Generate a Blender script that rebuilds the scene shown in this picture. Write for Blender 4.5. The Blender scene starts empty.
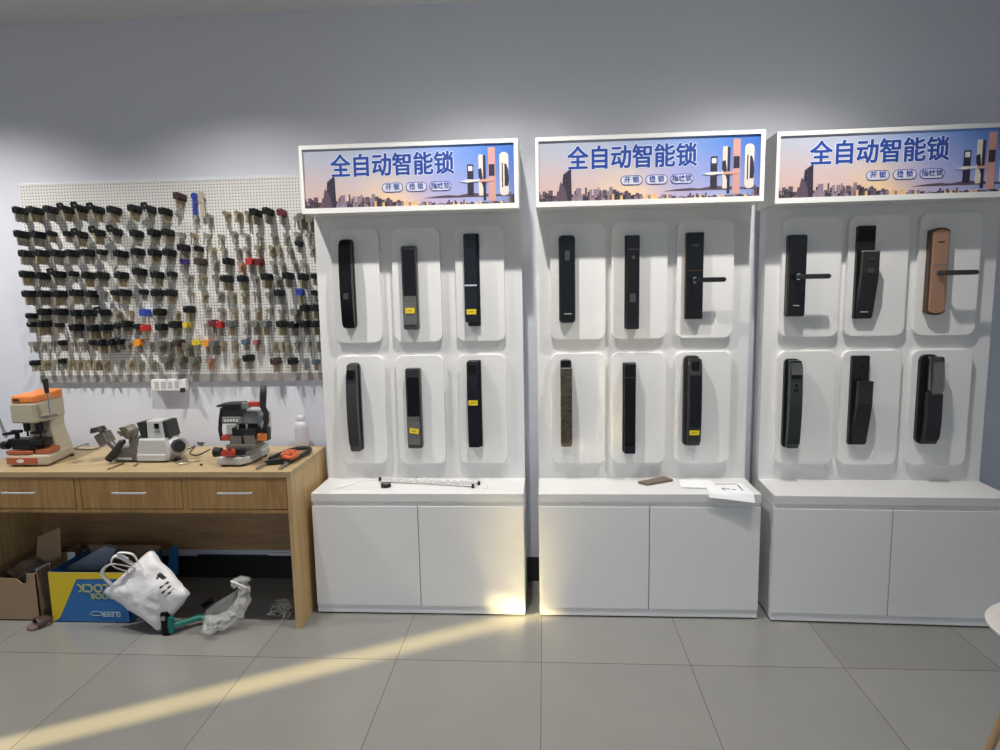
import bpy, bmesh, math, random
from mathutils import Vector, Matrix, noise
C = bpy.context.scene.collection
sc = bpy.context.scene
R = random.Random(7)
PI = math.pi

# ------------------------------------------------------------------ camera
F = 653.97; D = 2.9073; H = 1.5364; YAW = 0.0687; PITCH = 0.1319; ROLL = 0.01975
ax = Vector((math.cos(YAW), math.sin(YAW), 0)); ay = Vector((-math.sin(YAW), math.cos(YAW), 0)); az = Vector((0, 0, 1))
cp, sp, cr, sr = math.cos(PITCH), math.sin(PITCH), math.cos(ROLL), math.sin(ROLL)
fwd = ay * cp - az * sp
upv = ay * sp + az * cp
right = ax * cr - upv * sr
up = ax * sr + upv * cr
EYE = Vector((0, -D, H))
cam = bpy.data.cameras.new('camera'); co = bpy.data.objects.new('camera', cam); C.objects.link(co)
cam.sensor_width = 36; cam.lens = F / 1000 * 36; cam.clip_start = 0.05
M = Matrix((right, up, -fwd)).transposed().to_4x4(); M.translation = EYE
co.matrix_world = M
sc.camera = co

def ray(px, py):
    return right * ((px - 500) / F) + up * ((375 - py) / F) + fwd
def A(px, py, y):            # point of a photo position on the plane y = const
    d = ray(px, py); return EYE + d * ((y - EYE.y) / d.y)
def T(px, py, z=0.0):        # ... on the plane z = const
    d = ray(px, py); return EYE + d * ((z - EYE.z) / d.z)

# ------------------------------------------------------------------ materials
def mat(name, col, rough=0.5, metal=0.0, coat=0.0, alpha=1.0, spec=0.5, trans=0.0, bump=0.0, bscale=40, var=0.0, vscale=6, emis=None):
    m = bpy.data.materials.new(name); m.use_nodes = True
    nt = m.node_tree; b = nt.nodes['Principled BSDF']
    b.inputs['Base Color'].default_value = (*col, 1); b.inputs['Roughness'].default_value = rough
    b.inputs['Metallic'].default_value = metal; b.inputs['Coat Weight'].default_value = coat
    b.inputs['Coat Roughness'].default_value = 0.08
    b.inputs['Alpha'].default_value = alpha; b.inputs['Specular IOR Level'].default_value = spec
    b.inputs['Transmission Weight'].default_value = trans
    tc = nt.nodes.new('ShaderNodeTexCoord')
    if bump:
        n = nt.nodes.new('ShaderNodeTexNoise'); n.inputs['Scale'].default_value = bscale
        bp = nt.nodes.new('ShaderNodeBump'); bp.inputs['Strength'].default_value = bump; bp.inputs['Distance'].default_value = 0.01
        nt.links.new(tc.outputs['Object'], n.inputs['Vector']); nt.links.new(n.outputs['Fac'], bp.inputs['Height'])
        nt.links.new(bp.outputs['Normal'], b.inputs['Normal'])
    if var:
        n = nt.nodes.new('ShaderNodeTexNoise'); n.inputs['Scale'].default_value = vscale; n.inputs['Detail'].default_value = 4
        mx = nt.nodes.new('ShaderNodeMix'); mx.data_type = 'RGBA'
        mx.inputs[6].default_value = (*[max(0, c * (1 - var)) for c in col], 1); mx.inputs[7].default_value = (*[min(1, c * (1 + var)) for c in col], 1)
        nt.links.new(tc.outputs['Object'], n.inputs['Vector']); nt.links.new(n.outputs['Fac'], mx.inputs[0])
        nt.links.new(mx.outputs[2], b.inputs['Base Color'])
    return m

def math_node(nt, op, a, b=None):
    n = nt.nodes.new('ShaderNodeMath'); n.operation = op
    for i, v in enumerate((a, b)):
        if v is None: continue
        if isinstance(v, (int, float)): n.inputs[i].default_value = v
        else: nt.links.new(v, n.inputs[i])
    return n.outputs[0]

def wood(name, c1, c2, vertical=False, rough=0.45):
    m = bpy.data.materials.new(name); m.use_nodes = True; nt = m.node_tree; b = nt.nodes['Principled BSDF']
    tc = nt.nodes.new('ShaderNodeTexCoord'); mp = nt.nodes.new('ShaderNodeMapping')
    mp.inputs['Scale'].default_value = (14, 14, 1.2) if vertical else (1.2, 14, 16)
    n = nt.nodes.new('ShaderNodeTexNoise'); n.inputs['Scale'].default_value = 3; n.inputs['Detail'].default_value = 6; n.inputs['Distortion'].default_value = 0.8
    n2 = nt.nodes.new('ShaderNodeTexNoise'); n2.inputs['Scale'].default_value = 22; n2.inputs['Detail'].default_value = 3
    r = nt.nodes.new('ShaderNodeValToRGB'); r.color_ramp.elements[0].position = .35; r.color_ramp.elements[1].position = .68
    r.color_ramp.elements[0].color = (*c1, 1); r.color_ramp.elements[1].color = (*c2, 1)
    nt.links.new(tc.outputs['Object'], mp.inputs['Vector']); nt.links.new(mp.outputs[0], n.inputs['Vector']); nt.links.new(mp.outputs[0], n2.inputs['Vector'])
    s = math_node(nt, 'ADD', math_node(nt, 'MULTIPLY', n.outputs['Fac'], .75), math_node(nt, 'MULTIPLY', n2.outputs['Fac'], .25))
    nt.links.new(s, r.inputs[0]); nt.links.new(r.outputs[0], b.inputs['Base Color']); b.inputs['Roughness'].default_value = rough
    return m

def tile_floor():
    m = bpy.data.materials.new('floor_tiles'); m.use_nodes = True; nt = m.node_tree; b = nt.nodes['Principled BSDF']
    g = nt.nodes.new('ShaderNodeNewGeometry'); s = nt.nodes.new('ShaderNodeSeparateXYZ'); nt.links.new(g.outputs['Position'], s.inputs[0])
    def line(o, off, w):
        t = math_node(nt, 'DIVIDE', math_node(nt, 'SUBTRACT', o, off), 0.6066)
        f = math_node(nt, 'FRACT', t)
        d = math_node(nt, 'MINIMUM', f, math_node(nt, 'SUBTRACT', 1.0, f))
        return math_node(nt, 'LESS_THAN', d, w), math_node(nt, 'FLOOR', t)
    lx, fx = line(s.outputs[0], -0.0263, 0.0021); ly, fy = line(s.outputs[1], -0.3793, 0.0028)
    ln = math_node(nt, 'MAXIMUM', lx, ly)
    wn = nt.nodes.new('ShaderNodeTexWhiteNoise'); wn.noise_dimensions = '2D'
    cb = nt.nodes.new('ShaderNodeCombineXYZ'); nt.links.new(fx, cb.inputs[0]); nt.links.new(fy, cb.inputs[1]); nt.links.new(cb.outputs[0], wn.inputs['Vector'])
    n = nt.nodes.new('ShaderNodeTexNoise'); n.inputs['Scale'].default_value = 3.5; n.inputs['Detail'].default_value = 5
    n2 = nt.nodes.new('ShaderNodeTexNoise'); n2.inputs['Scale'].default_value = 190; n2.inputs['Detail'].default_value = 2
    nt.links.new(g.outputs['Position'], n.inputs['Vector']); nt.links.new(g.outputs['Position'], n2.inputs['Vector'])
    v = math_node(nt, 'ADD', math_node(nt, 'MULTIPLY', n.outputs['Fac'], .35), math_node(nt, 'MULTIPLY', wn.outputs['Value'], .3))
    v = math_node(nt, 'ADD', v, math_node(nt, 'MULTIPLY', n2.outputs['Fac'], .35))
    r = nt.nodes.new('ShaderNodeValToRGB'); r.color_ramp.elements[0].position = .2; r.color_ramp.elements[1].position = .8
    r.color_ramp.elements[0].color = (.200, .198, .184, 1); r.color_ramp.elements[1].color = (.27, .266, .248, 1)
    nt.links.new(v, r.inputs[0])
    mx = nt.nodes.new('ShaderNodeMix'); mx.data_type = 'RGBA'; nt.links.new(ln, mx.inputs[0]); nt.links.new(r.outputs[0], mx.inputs[6]); mx.inputs[7].default_value = (.07, .065, .06, 1)
    nt.links.new(mx.outputs[2], b.inputs['Base Color'])
    b.inputs['Roughness'].default_value = .25; b.inputs['Specular IOR Level'].default_value = .75
    return m

def perforated():
    m = bpy.data.materials.new('perforated_white_steel'); m.use_nodes = True; nt = m.node_tree; b = nt.nodes['Principled BSDF']
    tc = nt.nodes.new('ShaderNodeTexCoord'); s = nt.nodes.new('ShaderNodeSeparateXYZ'); nt.links.new(tc.outputs['Object'], s.inputs[0])
    def cell(o):
        f = math_node(nt, 'FRACT', math_node(nt, 'DIVIDE', math_node(nt, 'ADD', o, 5.0), 0.0155))
        return math_node(nt, 'POWER', math_node(nt, 'SUBTRACT', f, .5), 2.0)
    d = math_node(nt, 'SQRT', math_node(nt, 'ADD', cell(s.outputs[0]), cell(s.outputs[2])))
    h = math_node(nt, 'LESS_THAN', d, .185)
    mx = nt.nodes.new('ShaderNodeMix'); mx.data_type = 'RGBA'; nt.links.new(h, mx.inputs[0]); mx.inputs[6].default_value = (.80, .78, .745, 1); mx.inputs[7].default_value = (.03, .03, .03, 1)
    nt.links.new(mx.outputs[2], b.inputs['Base Color']); b.inputs['Roughness'].default_value = .5
    return m

def banner():
    m = bpy.data.materials.new('city_banner_print'); m.use_nodes = True; nt = m.node_tree; b = nt.nodes['Principled BSDF']
    tc = nt.nodes.new('ShaderNodeTexCoord'); s = nt.nodes.new('ShaderNodeSeparateXYZ'); nt.links.new(tc.outputs['Object'], s.inputs[0])
    def ramp(stops):
        r = nt.nodes.new('ShaderNodeValToRGB'); e = r.color_ramp.elements
        while len(e) < len(stops): e.new(.5)
        for i, (p, c) in enumerate(stops): e[i].position = p; e[i].color = (*c, 1)
        return r
    top = ramp([(0, (.42, .43, .50)), (.3, (.50, .55, .68)), (.62, (.30, .42, .78)), (.85, (.10, .24, .66)), (1, (.05, .14, .50))])
    low = ramp([(0, (.66, .44, .38)), (.25, (.72, .50, .44)), (.42, (.95, .66, .36)), (.62, (.50, .42, .62)), (.85, (.34, .40, .68)), (1, (.16, .22, .5))])
    nt.links.new(s.outputs[0], top.inputs[0]); nt.links.new(s.outputs[0], low.inputs[0])
    f = math_node(nt, 'DIVIDE', math_node(nt, 'SUBTRACT', s.outputs[2], 1.93), .2)
    n = nt.nodes.new('ShaderNodeTexNoise'); n.inputs['Scale'].default_value = 6; nt.links.new(tc.outputs['Object'], n.inputs['Vector'])
    f = math_node(nt, 'ADD', f, math_node(nt, 'MULTIPLY', math_node(nt, 'SUBTRACT', n.outputs['Fac'], .5), .25))
    f.node.use_clamp = True
    mx = nt.nodes.new('ShaderNodeMix'); mx.data_type = 'RGBA'; nt.links.new(f, mx.inputs[0]); nt.links.new(low.outputs[0], mx.inputs[6]); nt.links.new(top.outputs[0], mx.inputs[7])
    nt.links.new(mx.outputs[2], b.inputs['Base Color']); b.inputs['Roughness'].default_value = .3
    return m

MT = {}
def mk(k, *a, **kw): MT[k] = mat(k, *a, **kw)
mk('wall_paint', (.70, .72, .785), .75, var=.02, vscale=3)
mk('ceiling_paint', (.70, .71, .72), .85)
mk('white_laminate', (.77, .765, .755), .36, var=.012, vscale=2)
mk('white_laminate_dimmed', (.68, .68, .67), .4)  # copy of the white laminate, darkened to offset strong light on counter tops
mk('rail_grey', (.40, .375, .355), .5)
mk('white_board', (.84, .83, .81), .28)
mk('white_frame', (.82, .82, .80), .35)
mk('black_base', (.012, .012, .013), .35)
mk('gloss_black', (.005, .005, .006), .18, spec=.22)
mk('gloss_blueblack', (.008, .010, .016), .22, spec=.25)
mk('satin_black', (.010, .010, .011), .4, spec=.35)
mk('charcoal', (.022, .023, .026), .42, spec=.4)
mk('gunmetal', (.055, .055, .055), .35, metal=.5)
mk('gunmetal_green', (.04, .052, .052), .3, metal=.6)
mk('film_bronze', (.11, .085, .06), .16, metal=.75, bump=1.0, bscale=45, var=.6, vscale=22)
mk('chrome', (.62, .62, .62), .12, metal=1)
mk('brushed_steel', (.45, .44, .42), .35, metal=.9)
mk('dark_mirror', (.20, .20, .19), .14, metal=1)
mk('copper', (.52, .29, .19), .34, metal=.55)
mk('dark_bronze', (.11, .065, .04), .3, metal=.7)
mk('smoke', (.05, .05, .05), .35)
mk('clear_film', (.5, .5, .48), .10, alpha=.13)
mk('yellow_label', (.80, .62, .02), .5)
mk('dark_ink', (.05, .04, .03), .5)
mk('white_ink', (.7, .7, .68), .5)
mk('key_black', (.008, .010, .011), .5, spec=.3)
mk('key_grey', (.13, .135, .14), .4)
mk('nickel', (.40, .375, .31), .38, metal=.6)
mk('brass', (.42, .36, .24), .38, metal=.55)
mk('orange_plastic', (.80, .30, .02), .4)
mk('yellow_plastic', (.72, .58, .05), .4)
mk('red_plastic', (.45, .03, .03), .4)
mk('darkred_plastic', (.14, .02, .025), .4)
mk('pink_plastic', (.45, .13, .13), .4)
mk('blue_plastic', (.03, .06, .35), .4)
mk('purple_plastic', (.08, .035, .22), .4)
mk('steelblue_plastic', (.10, .14, .19), .4)
mk('olive_plastic', (.16, .16, .12), .45)
mk('brown_plastic', (.06, .035, .03), .4)
mk('wire', (.6, .6, .58), .35, metal=.6)
mk('beige_enamel', (.47, .42, .31), .42)
mk('orange_enamel', (.72, .22, .05), .4)
mk('red_orange', (.50, .09, .03), .45)
mk('rust_enamel', (.42, .11, .05), .45)
mk('silver_enamel', (.50, .50, .49), .35)
mk('grey_enamel', (.20, .20, .20), .45)
mk('cast_metal', (.26, .235, .20), .38, metal=.7, var=.3, vscale=40)
mk('red_enamel', (.45, .05, .03), .4)
mk('cardboard', (.30, .20, .115), .8, var=.1, vscale=12)
mk('brown_paper', (.17, .125, .09), .85, bump=.6, bscale=30, var=.3, vscale=25)
mk('box_yellow', (.66, .48, .015), .5)
mk('box_blue', (.02, .13, .36), .5)
mk('box_print', (.45, .55, .6), .5)
mk('box_print_yellow', (.42, .45, .15), .5)
mk('grey_plastic_sheet', (.22, .25, .31), .25, bump=.2, bscale=15)
mk('white_bag', (.74, .72, .72), .42, bump=.8, bscale=18)
mk('clear_bag', (.80, .80, .78), .2, alpha=.30, bump=1.0, bscale=45)
mk('thin_film', (.7, .7, .68), .15, alpha=.13, bump=.6, bscale=30)
mk('teal_plastic', (.01, .17, .13), .3)
mk('tan_leather', (.16, .12, .09), .7)
mk('paper', (.82, .83, .85), .7)
mk('bottle_clear', (.72, .72, .74), .25, alpha=.72)
mk('bottle_label', (.56, .54, .60), .5)
mk('cable_black', (.02, .02, .02), .45)
mk('chair_white', (.62, .60, .56), .45)
mk('outdoor_paving', (.25, .25, .24), .8)
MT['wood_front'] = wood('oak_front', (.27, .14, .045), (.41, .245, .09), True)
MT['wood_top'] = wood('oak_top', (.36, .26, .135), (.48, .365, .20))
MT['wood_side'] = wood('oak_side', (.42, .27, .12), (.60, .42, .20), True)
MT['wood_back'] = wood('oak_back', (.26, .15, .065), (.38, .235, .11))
MT['wood_leg'] = wood('beech_leg', (.30, .18, .09), (.40, .26, .14), True)
MT['floor'] = tile_floor(); MT['pegboard'] = perforated(); MT['banner'] = banner()
mk('letter_blue', (.02, .065, .34), .4)
mk('letter_halo', (.78, .82, .9), .4)
mk('pill_fill', (.66, .66, .76), .4)
mk('print_dark', (.030, .024, .045), .45)
mk('print_mid', (.10, .07, .10), .45)
mk('print_light', (.26, .20, .26), .45)
mk('print_gold', (.75, .48, .2), .45)
mk('print_pink', (.62, .33, .30), .4)
mk('print_cream', (.74, .66, .58), .4)

# ------------------------------------------------------------------ geometry helpers
def box(bm, x0, x1, y0, y1, z0, z1, mi=0, bev=0):
    vs = [bm.verts.new((x, y, z)) for x in (x0, x1) for y in (y0, y1) for z in (z0, z1)]
    fs = [(0, 1, 3, 2), (4, 6, 7, 5), (0, 4, 5, 1), (2, 3, 7, 6), (0, 2, 6, 4), (1, 5, 7, 3)]
    out = []
    for f in fs:
        q = bm.faces.new([vs[i] for i in f]); q.material_index = mi; out.append(q)
    if bev:
        es = list({e for f in out for e in f.edges})
        bmesh.ops.bevel(bm, geom=es, offset=bev, segments=2, profile=.5, affect='EDGES', material=mi)
    return bm

def prism(bm, pts, axis, a, b, mi=0, bev=0, seg=2):
    """pts: 2D outline; axis 'y' -> pts (x,z), 'x' -> (y,z), 'z' -> (x,y)"""
    def P(p, t):
        return {'y': (p[0], t, p[1]), 'x': (t, p[0], p[1]), 'z': (p[0], p[1], t)}[axis]
    A_ = [bm.verts.new(P(p, a)) for p in pts]; B_ = [bm.verts.new(P(p, b)) for p in pts]
    n = len(pts); fs = [bm.faces.new(A_), bm.faces.new(B_[::-1])]
    caps = list(fs)
    for i in range(n):
        fs.append(bm.faces.new((A_[i], B_[i], B_[(i + 1) % n], A_[(i + 1) % n])))
    for f in fs: f.material_index = mi
    if bev:
        es = list({e for f in caps for e in f.edges})
        bmesh.ops.bevel(bm, geom=es, offset=bev, segments=seg, profile=.5, affect='EDGES', material=mi)
    return bm

def rr(x0, x1, z0, z1, r, n=5, top=None):
    pts = []
    for cx, cz, a0 in ((x1 - r, z1 - r, 0), (x0 + r, z1 - r, 90), (x0 + r, z0 + r, 180), (x1 - r, z0 + r, 270)):
        for i in range(n + 1):
            a = math.radians(a0 + 90 * i / n); pts.append((cx + r * math.cos(a), cz + r * math.sin(a)))
    return pts

def cyl(bm, p0, p1, r0, r1=None, n=16, mi=0, caps=True):
    p0, p1 = Vector(p0), Vector(p1); r1 = r0 if r1 is None else r1
    d = (p1 - p0).normalized(); u = d.orthogonal().normalized(); v = d.cross(u)
    a = [bm.verts.new(p0 + (u * math.cos(2 * PI * i / n) + v * math.sin(2 * PI * i / n)) * r0) for i in range(n)]
    b = [bm.verts.new(p1 + (u * math.cos(2 * PI * i / n) + v * math.sin(2 * PI * i / n)) * r1) for i in range(n)]
    for i in range(n):
        f = bm.faces.new((a[i], a[(i + 1) % n], b[(i + 1) % n], b[i])); f.material_index = mi; f.smooth = True
    for rg in (a, b):
        for i in range(n):
            e_ = bm.edges.get((rg[i], rg[(i + 1) % n])); e_.smooth = False
    if caps:
        f = bm.faces.new(a[::-1]); f.material_index = mi; f = bm.faces.new(b); f.material_index = mi
    return bm

def tube(bm, pts, r, n=7, mi=0, flat=1.0):
    pts = [Vector(p) for p in pts]; rings = []
    u = None
    for i, p in enumerate(pts):
        d = (pts[min(i + 1, len(pts) - 1)] - pts[max(i - 1, 0)]).normalized()
        if u is None: u = d.orthogonal().normalized()
        u = (u - d * u.dot(d)).normalized(); v = d.cross(u)
        rad = r[i] if isinstance(r, (list, tuple)) else r
        rings.append([bm.verts.new(p + (u * math.cos(2 * PI * k / n) + v * math.sin(2 * PI * k / n) * flat) * rad) for k in range(n)])
    for a, b in zip(rings, rings[1:]):
        for k in range(n):
            f = bm.faces.new((a[k], a[(k + 1) % n], b[(k + 1) % n], b[k])); f.smooth = True; f.material_index = mi
    for rg in (rings[0][::-1], rings[-1]):
        f = bm.faces.new(rg); f.material_index = mi
    return bm

def spline(pts, k=6):
    pts = [Vector(p) for p in pts]; out = []
    for i in range(len(pts) - 1):
        p0 = pts[max(i - 1, 0)]; p1 = pts[i]; p2 = pts[i + 1]; p3 = pts[min(i + 2, len(pts) - 1)]
        for j in range(k):
            t = j / k
            out.append(.5 * ((2 * p1) + (p2 - p0) * t + (2 * p0 - 5 * p1 + 4 * p2 - p3) * t * t + (3 * p1 - p0 - 3 * p2 + p3) * t ** 3))
    out.append(pts[-1]); return out

def blob(bm, c, rad, amp, freq, seed=0, sub=3, flatz=None, mi=0):
    r = bmesh.ops.create_icosphere(bm, subdivisions=sub, radius=1)
    for v in r['verts']:
        n = noise.noise(v.co * freq + Vector((seed, seed * 2, 0))); k = 1 + amp * n + amp * .5 * noise.noise(v.co * freq * 2.7 + Vector((seed, 0, 0)))
        v.co = Vector(c) + Vector((v.co.x * rad[0], v.co.y * rad[1], v.co.z * rad[2])) * k
        if flatz is not None: v.co.z = max(v.co.z, flatz)

LOC = {}
def obj(name, bm, mats, parent=None, world=True, smooth=False, bevel=0, kind=None, label=None):
    me = bpy.data.meshes.new(name)
    bmesh.ops.recalc_face_normals(bm, faces=bm.faces)
    bm.to_mesh(me); bm.free()
    if not isinstance(mats, (list, tuple)): mats = [mats]
    for k in mats: me.materials.append(MT[k] if isinstance(k, str) else k)
    if smooth:
        for p in me.polygons: p.use_smooth = True
    o = bpy.data.objects.new(name, me); C.objects.link(o)
    if parent is not None:
        o.parent = parent
        root = parent
        while root.parent: root = root.parent
        if world and root.name in LOC: me.transform(Matrix.Translation(-LOC[root.name]))
    if bevel:
        b = o.modifiers.new('bevel', 'BEVEL'); b.width = bevel; b.segments = 2; b.limit_method = 'ANGLE'; b.angle_limit = math.radians(40)
    if kind: o['kind'] = kind
    if label: o['label'] = label
    return o

def thing(name, label, cat, loc=(0, 0, 0), rot=0, group=None):
    o = bpy.data.objects.new(name, None); C.objects.link(o); o.empty_display_size = .05
    o.location = loc; o.rotation_euler = (0, 0, rot); o['label'] = label; o['category'] = cat
    if group: o['group'] = group
    LOC[o.name] = Vector(loc)
    return o
def tag(o, label, cat, group=None, kind=None):
    o['label'] = label; o['category'] = cat
    if group: o['group'] = group
    if kind: o['kind'] = kind
    return o
def setorigin(o, loc):
    o.data.transform(Matrix.Translation(-Vector(loc))); o.location = loc; return o
def B(): return bmesh.new()

def text_bm(bm, s, size, x, y, z, mi=0, bold=0.0, sx=1.0, center=True, rot180=False, spacing=1.0, thick=0.0006):
    cu = bpy.data.curves.new('tmp_text', 'FONT'); cu.body = s; cu.size = size; cu.offset = bold; cu.space_character = spacing
    cu.resolution_u = 3; cu.align_x = 'CENTER' if center else 'LEFT'; cu.align_y = 'CENTER'; cu.extrude = thick
    o = bpy.data.objects.new('tmp_text', cu); C.objects.link(o)
    dg = bpy.context.evaluated_depsgraph_get(); me = bpy.data.meshes.new_from_object(o.evaluated_get(dg))
    m = Matrix.Translation((x, y, z)) @ Matrix.Rotation(PI / 2, 4, 'X')
    if rot180: m = m @ Matrix.Rotation(PI, 4, 'Z')
    me.transform(m @ Matrix.Diagonal((sx, 1, 1, 1)))
    n0 = len(bm.faces); bm.from_mesh(me); bm.faces.ensure_lookup_table()
    for f in bm.faces[n0:]: f.material_index = mi
    bpy.data.objects.remove(o); bpy.data.curves.remove(cu); bpy.data.meshes.remove(me)

# ------------------------------------------------------------------ room
YW = 0.39; CZ = 2.885
def struct(name, bm, m): return obj(name, bm, m, kind='structure')
XL, XR, YF = -4.6, 3.9, -6.0
bm = B(); box(bm, XL - .2, XR + .2, YF - .2, YW + .2, -.1, 0); struct('floor', bm, 'floor')
bm = B(); box(bm, XL - .2, XR + .2, YF - .2, YW + .2, CZ, CZ + .1); struct('ceiling', bm, 'ceiling_paint')
bm = B(); box(bm, XL - .2, XR + .2, YW, YW + .15, -.05, CZ + .05); struct('wall_back', bm, 'wall_paint')
bm = B(); box(bm, XR, XR + .15, YF - .2, YW + .1, -.05, CZ + .05); struct('wall_right', bm, 'wall_paint')
# left wall with a tall narrow gap (door left ajar) that lets the low sun in
sy = -.498 - (-1.0 - XL) * .54
SLW = .155; SZ0, SZ1 = .08, 1.545
bm = B()
box(bm, XL - .06, XL, sy + SLW / 2, YW + .1, -.05, CZ + .05)
box(bm, XL - .06, XL, YF - 7, sy - SLW / 2, -.05, 5.0)  # taller run past the shop front, added to keep sun off the window
box(bm, XL - .06, XL, sy - SLW / 2, sy + SLW / 2, SZ1, CZ + .05)
box(bm, XL - .06, XL, sy - SLW / 2, sy + SLW / 2, -.05, SZ0)
struct('wall_left_with_sun_fin', bm, 'wall_paint')
# front wall with the wide shop window behind the camera
bm = B()
box(bm, XL, XR, YF - .15, YF, 2.55, CZ + .05); box(bm, XL, XR, YF - .15, YF, -.05, .12)
box(bm, XL, XL + .5, YF - .15, YF, .12, 2.55); box(bm, XR - .4, XR, YF - .15, YF, .12, 2.55)
for x in (-2.1, .2, 2.0): box(bm, x - .04, x + .04, YF - .1, YF - .04, .12, 2.55)
struct('wall_front', bm, 'wall_paint')
bm = B(); box(bm, -14, 14, YF - 14, YF - .2, -.2, -.1); struct('ground_outside', bm, 'outdoor_paving')
bm = B(); box(bm, XL, -1.9, YW - .012, YW, 0, .118); box(bm, -1.9, XR, YW - .012, YW, 0, .128); struct('baseboard_back', bm, 'black_base')
bm = B(); box(bm, -1.50, -1.14, YW - .012, YW, .128, .142); struct('trim_back', bm, 'white_frame')

# ------------------------------------------------------------------ display stands
X = {1: -1.1027, 2: -0.0343, 3: 1.0166}
UNITS = {}
def printed_banner(hb):
    bm = B(); box(bm, .012, .982, .124, .13, 1.914, 2.174); obj('sign_panel', bm, 'banner', hb, world=False)
    bm = B(); yy = .1232
    r = random.Random(3)
    # far skyline on the left, low shore on the right
    def b(x0, x1, z1, mi, d=0): box(bm, x0, x1, yy - .0002 * mi - d, .1245, 1.9145, z1, mi)
    for lay, (hm, mis) in enumerate(((.062, (1, 1, 2)), (.045, (0, 0, 1)), (.026, (0, 1, 2, 0)))):
        x = .014
        while x < .50:
            w = r.uniform(.006, .019); fall = 1.0 if x < .33 else max(.25, 1 - (x - .33) * 4.5)
            h = r.uniform(.35, 1) * hm * fall; x1_ = min(x + w, .50); mi = r.choice(mis)
            b(x, x1_, 1.9145 + h, mi, .0003 * lay)
            for q in range(int(h / .007)):
                if r.random() < .5:
                    zz_ = 1.917 + q * .0068; xx_ = x + r.uniform(.001, w * .6); box(bm, xx_, xx_ + .0022, yy - .0008 - .0003 * lay, .1245, zz_, zz_ + .0022, r.choice((2, 3, 2)))
            x += w * r.uniform(.75, 1.15)
    prism(bm, [(.118, 1.9145), (.122, 1.99), (.126, 2.03), (.160, 2.055), (.163, 1.9145)], 'y', yy - .0014, .1245, 0)
    prism(bm, [(.100, 1.9145), (.108, 1.975), (.114, 2.0), (.137, 1.965), (.145, 1.9145)], 'y', yy - .0017, .1245, 1)
    for q in range(14): box(bm, .124 + (q % 3) * .012, .127 + (q % 3) * .012, yy - .0019, .1245, 1.92 + q * .0085, 1.922 + q * .0085, 2)
    x = .34
    while x < .60:
        w = r.uniform(.006, .016); b(x, x + w, 1.9145 + r.uniform(.006, .028), r.choice((3, 3, 1, 2, 0)), .0009); x += w
    x = .58
    while x < .972:
        w = r.uniform(.004, .013); tall = .05 if x > .945 else (.012 if r.random() < .7 else .024); b(x, min(x + w, .98), 1.9145 + r.uniform(.004, tall), r.choice((0, 0, 1, 2, 3)), .0006); x += w
    prism(bm, [(.56, 1.945), (.62, 1.953), (.68, 1.957), (.72, 1.953), (.78, 1.963), (.86, 1.958), (.96, 1.950), (.96, 1.945)], 'y', .1236, .1245, 1)
    obj('skyline_print', bm, ['print_dark', 'print_mid', 'print_light', 'print_gold'], hb, world=False)
    bm = B()
    for q in range(8): text_bm(bm, '全自动智能锁', .105, .427 + .0048 * math.cos(q * PI / 4), .1240 - q * .00003, 2.091 + .0048 * math.sin(q * PI / 4), 1, bold=.0004, sx=.90, thick=.0002)
    for q in range(6): text_bm(bm, '全自动智能锁', .105, .427 + .0027 * math.cos(q * PI / 3 + .3), .1234 - q * .00005, 2.091 + .0020 * math.sin(q * PI / 3 + .3), 0, bold=.0003, sx=.90, thick=.0001)
    obj('sign_lettering', bm, ['letter_blue', 'letter_halo'], hb, world=False)
    for i, (s, x0, x1) in enumerate((('开 锁', .378, .474), ('换 锁', .487, .583), ('指纹锁', .595, .694))):
        bm = B()
        prism(bm, rr(x0, x1, 1.976, 2.018, .0205, 6), 'y', .1222, .1245, 0)
        prism(bm, rr(x0 + .003, x1 - .003, 1.979, 2.015, .0175, 6), 'y', .1216, .1245, 1)
        text_bm(bm, s, .029, (x0 + x1) / 2, .1208, 1.998, 0, bold=.0002)
        obj('service_tag', bm, ['letter_blue', 'pill_fill'], hb, world=False)
    # the four printed locks at the right
    def pl(name, f):
        bm = B(); f(bm); obj(name, bm, ['print_dark', 'print_cream', 'print_pink', 'white_ink'], hb, world=False)
    def l1(bm):
        prism(bm, rr(.767, .795, 1.955, 2.087, .004), 'y', .1218, .1245, 0)
        prism(bm, rr(.771, .791, 2.058, 2.08, .004), 'y', .1212, .1245, 3)
        prism(bm, [(.735, 2.013), (.77, 2.022), (.82, 2.02), (.82, 2.013), (.77, 2.008)], 'y', .1205, .1245, 3)
    def l2(bm):
        prism(bm, rr(.818, .838, 1.95, 2.128, .003), 'y', .1218, .1245, 1); prism(bm, rr(.838, .850, 1.93, 2.125, .002), 'y', .1218, .1245, 0)
        prism(bm, [(.817, 2.065), (.830, 2.07), (.836, 2.03), (.842, 1.97), (.834, 2.0), (.818, 2.03)], 'y', .1208, .1245, 0)
    def l3(bm):
        prism(bm, rr(.861, .893, 1.925, 2.158, .004), 'y', .1218, .1245, 2); prism(bm, rr(.864, .890, 2.035, 2.085, .002), 'y', .1210, .1245, 0)
        prism(bm, [(.822, 2.02), (.87, 2.024), (.887, 2.02), (.887, 2.012), (.87, 2.01), (.822, 2.01)], 'y', .1204, .1245, 2)
    def l4(bm):
        prism(bm, rr(.912, .952, 1.948, 2.136, .018), 'y', .1218, .1245, 1); prism(bm, [(.934, 1.99), (.950, 1.99), (.953, 2.02), (.950, 2.06), (.942, 2.085), (.934, 2.085)], 'y', .1208, .1245, 0)
        prism(bm, rr(.922, .927, 1.985, 2.09, .002), 'y', .1210, .1245, 0)
    for f in (l1, l2, l3, l4): pl('printed_lock', f)

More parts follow.
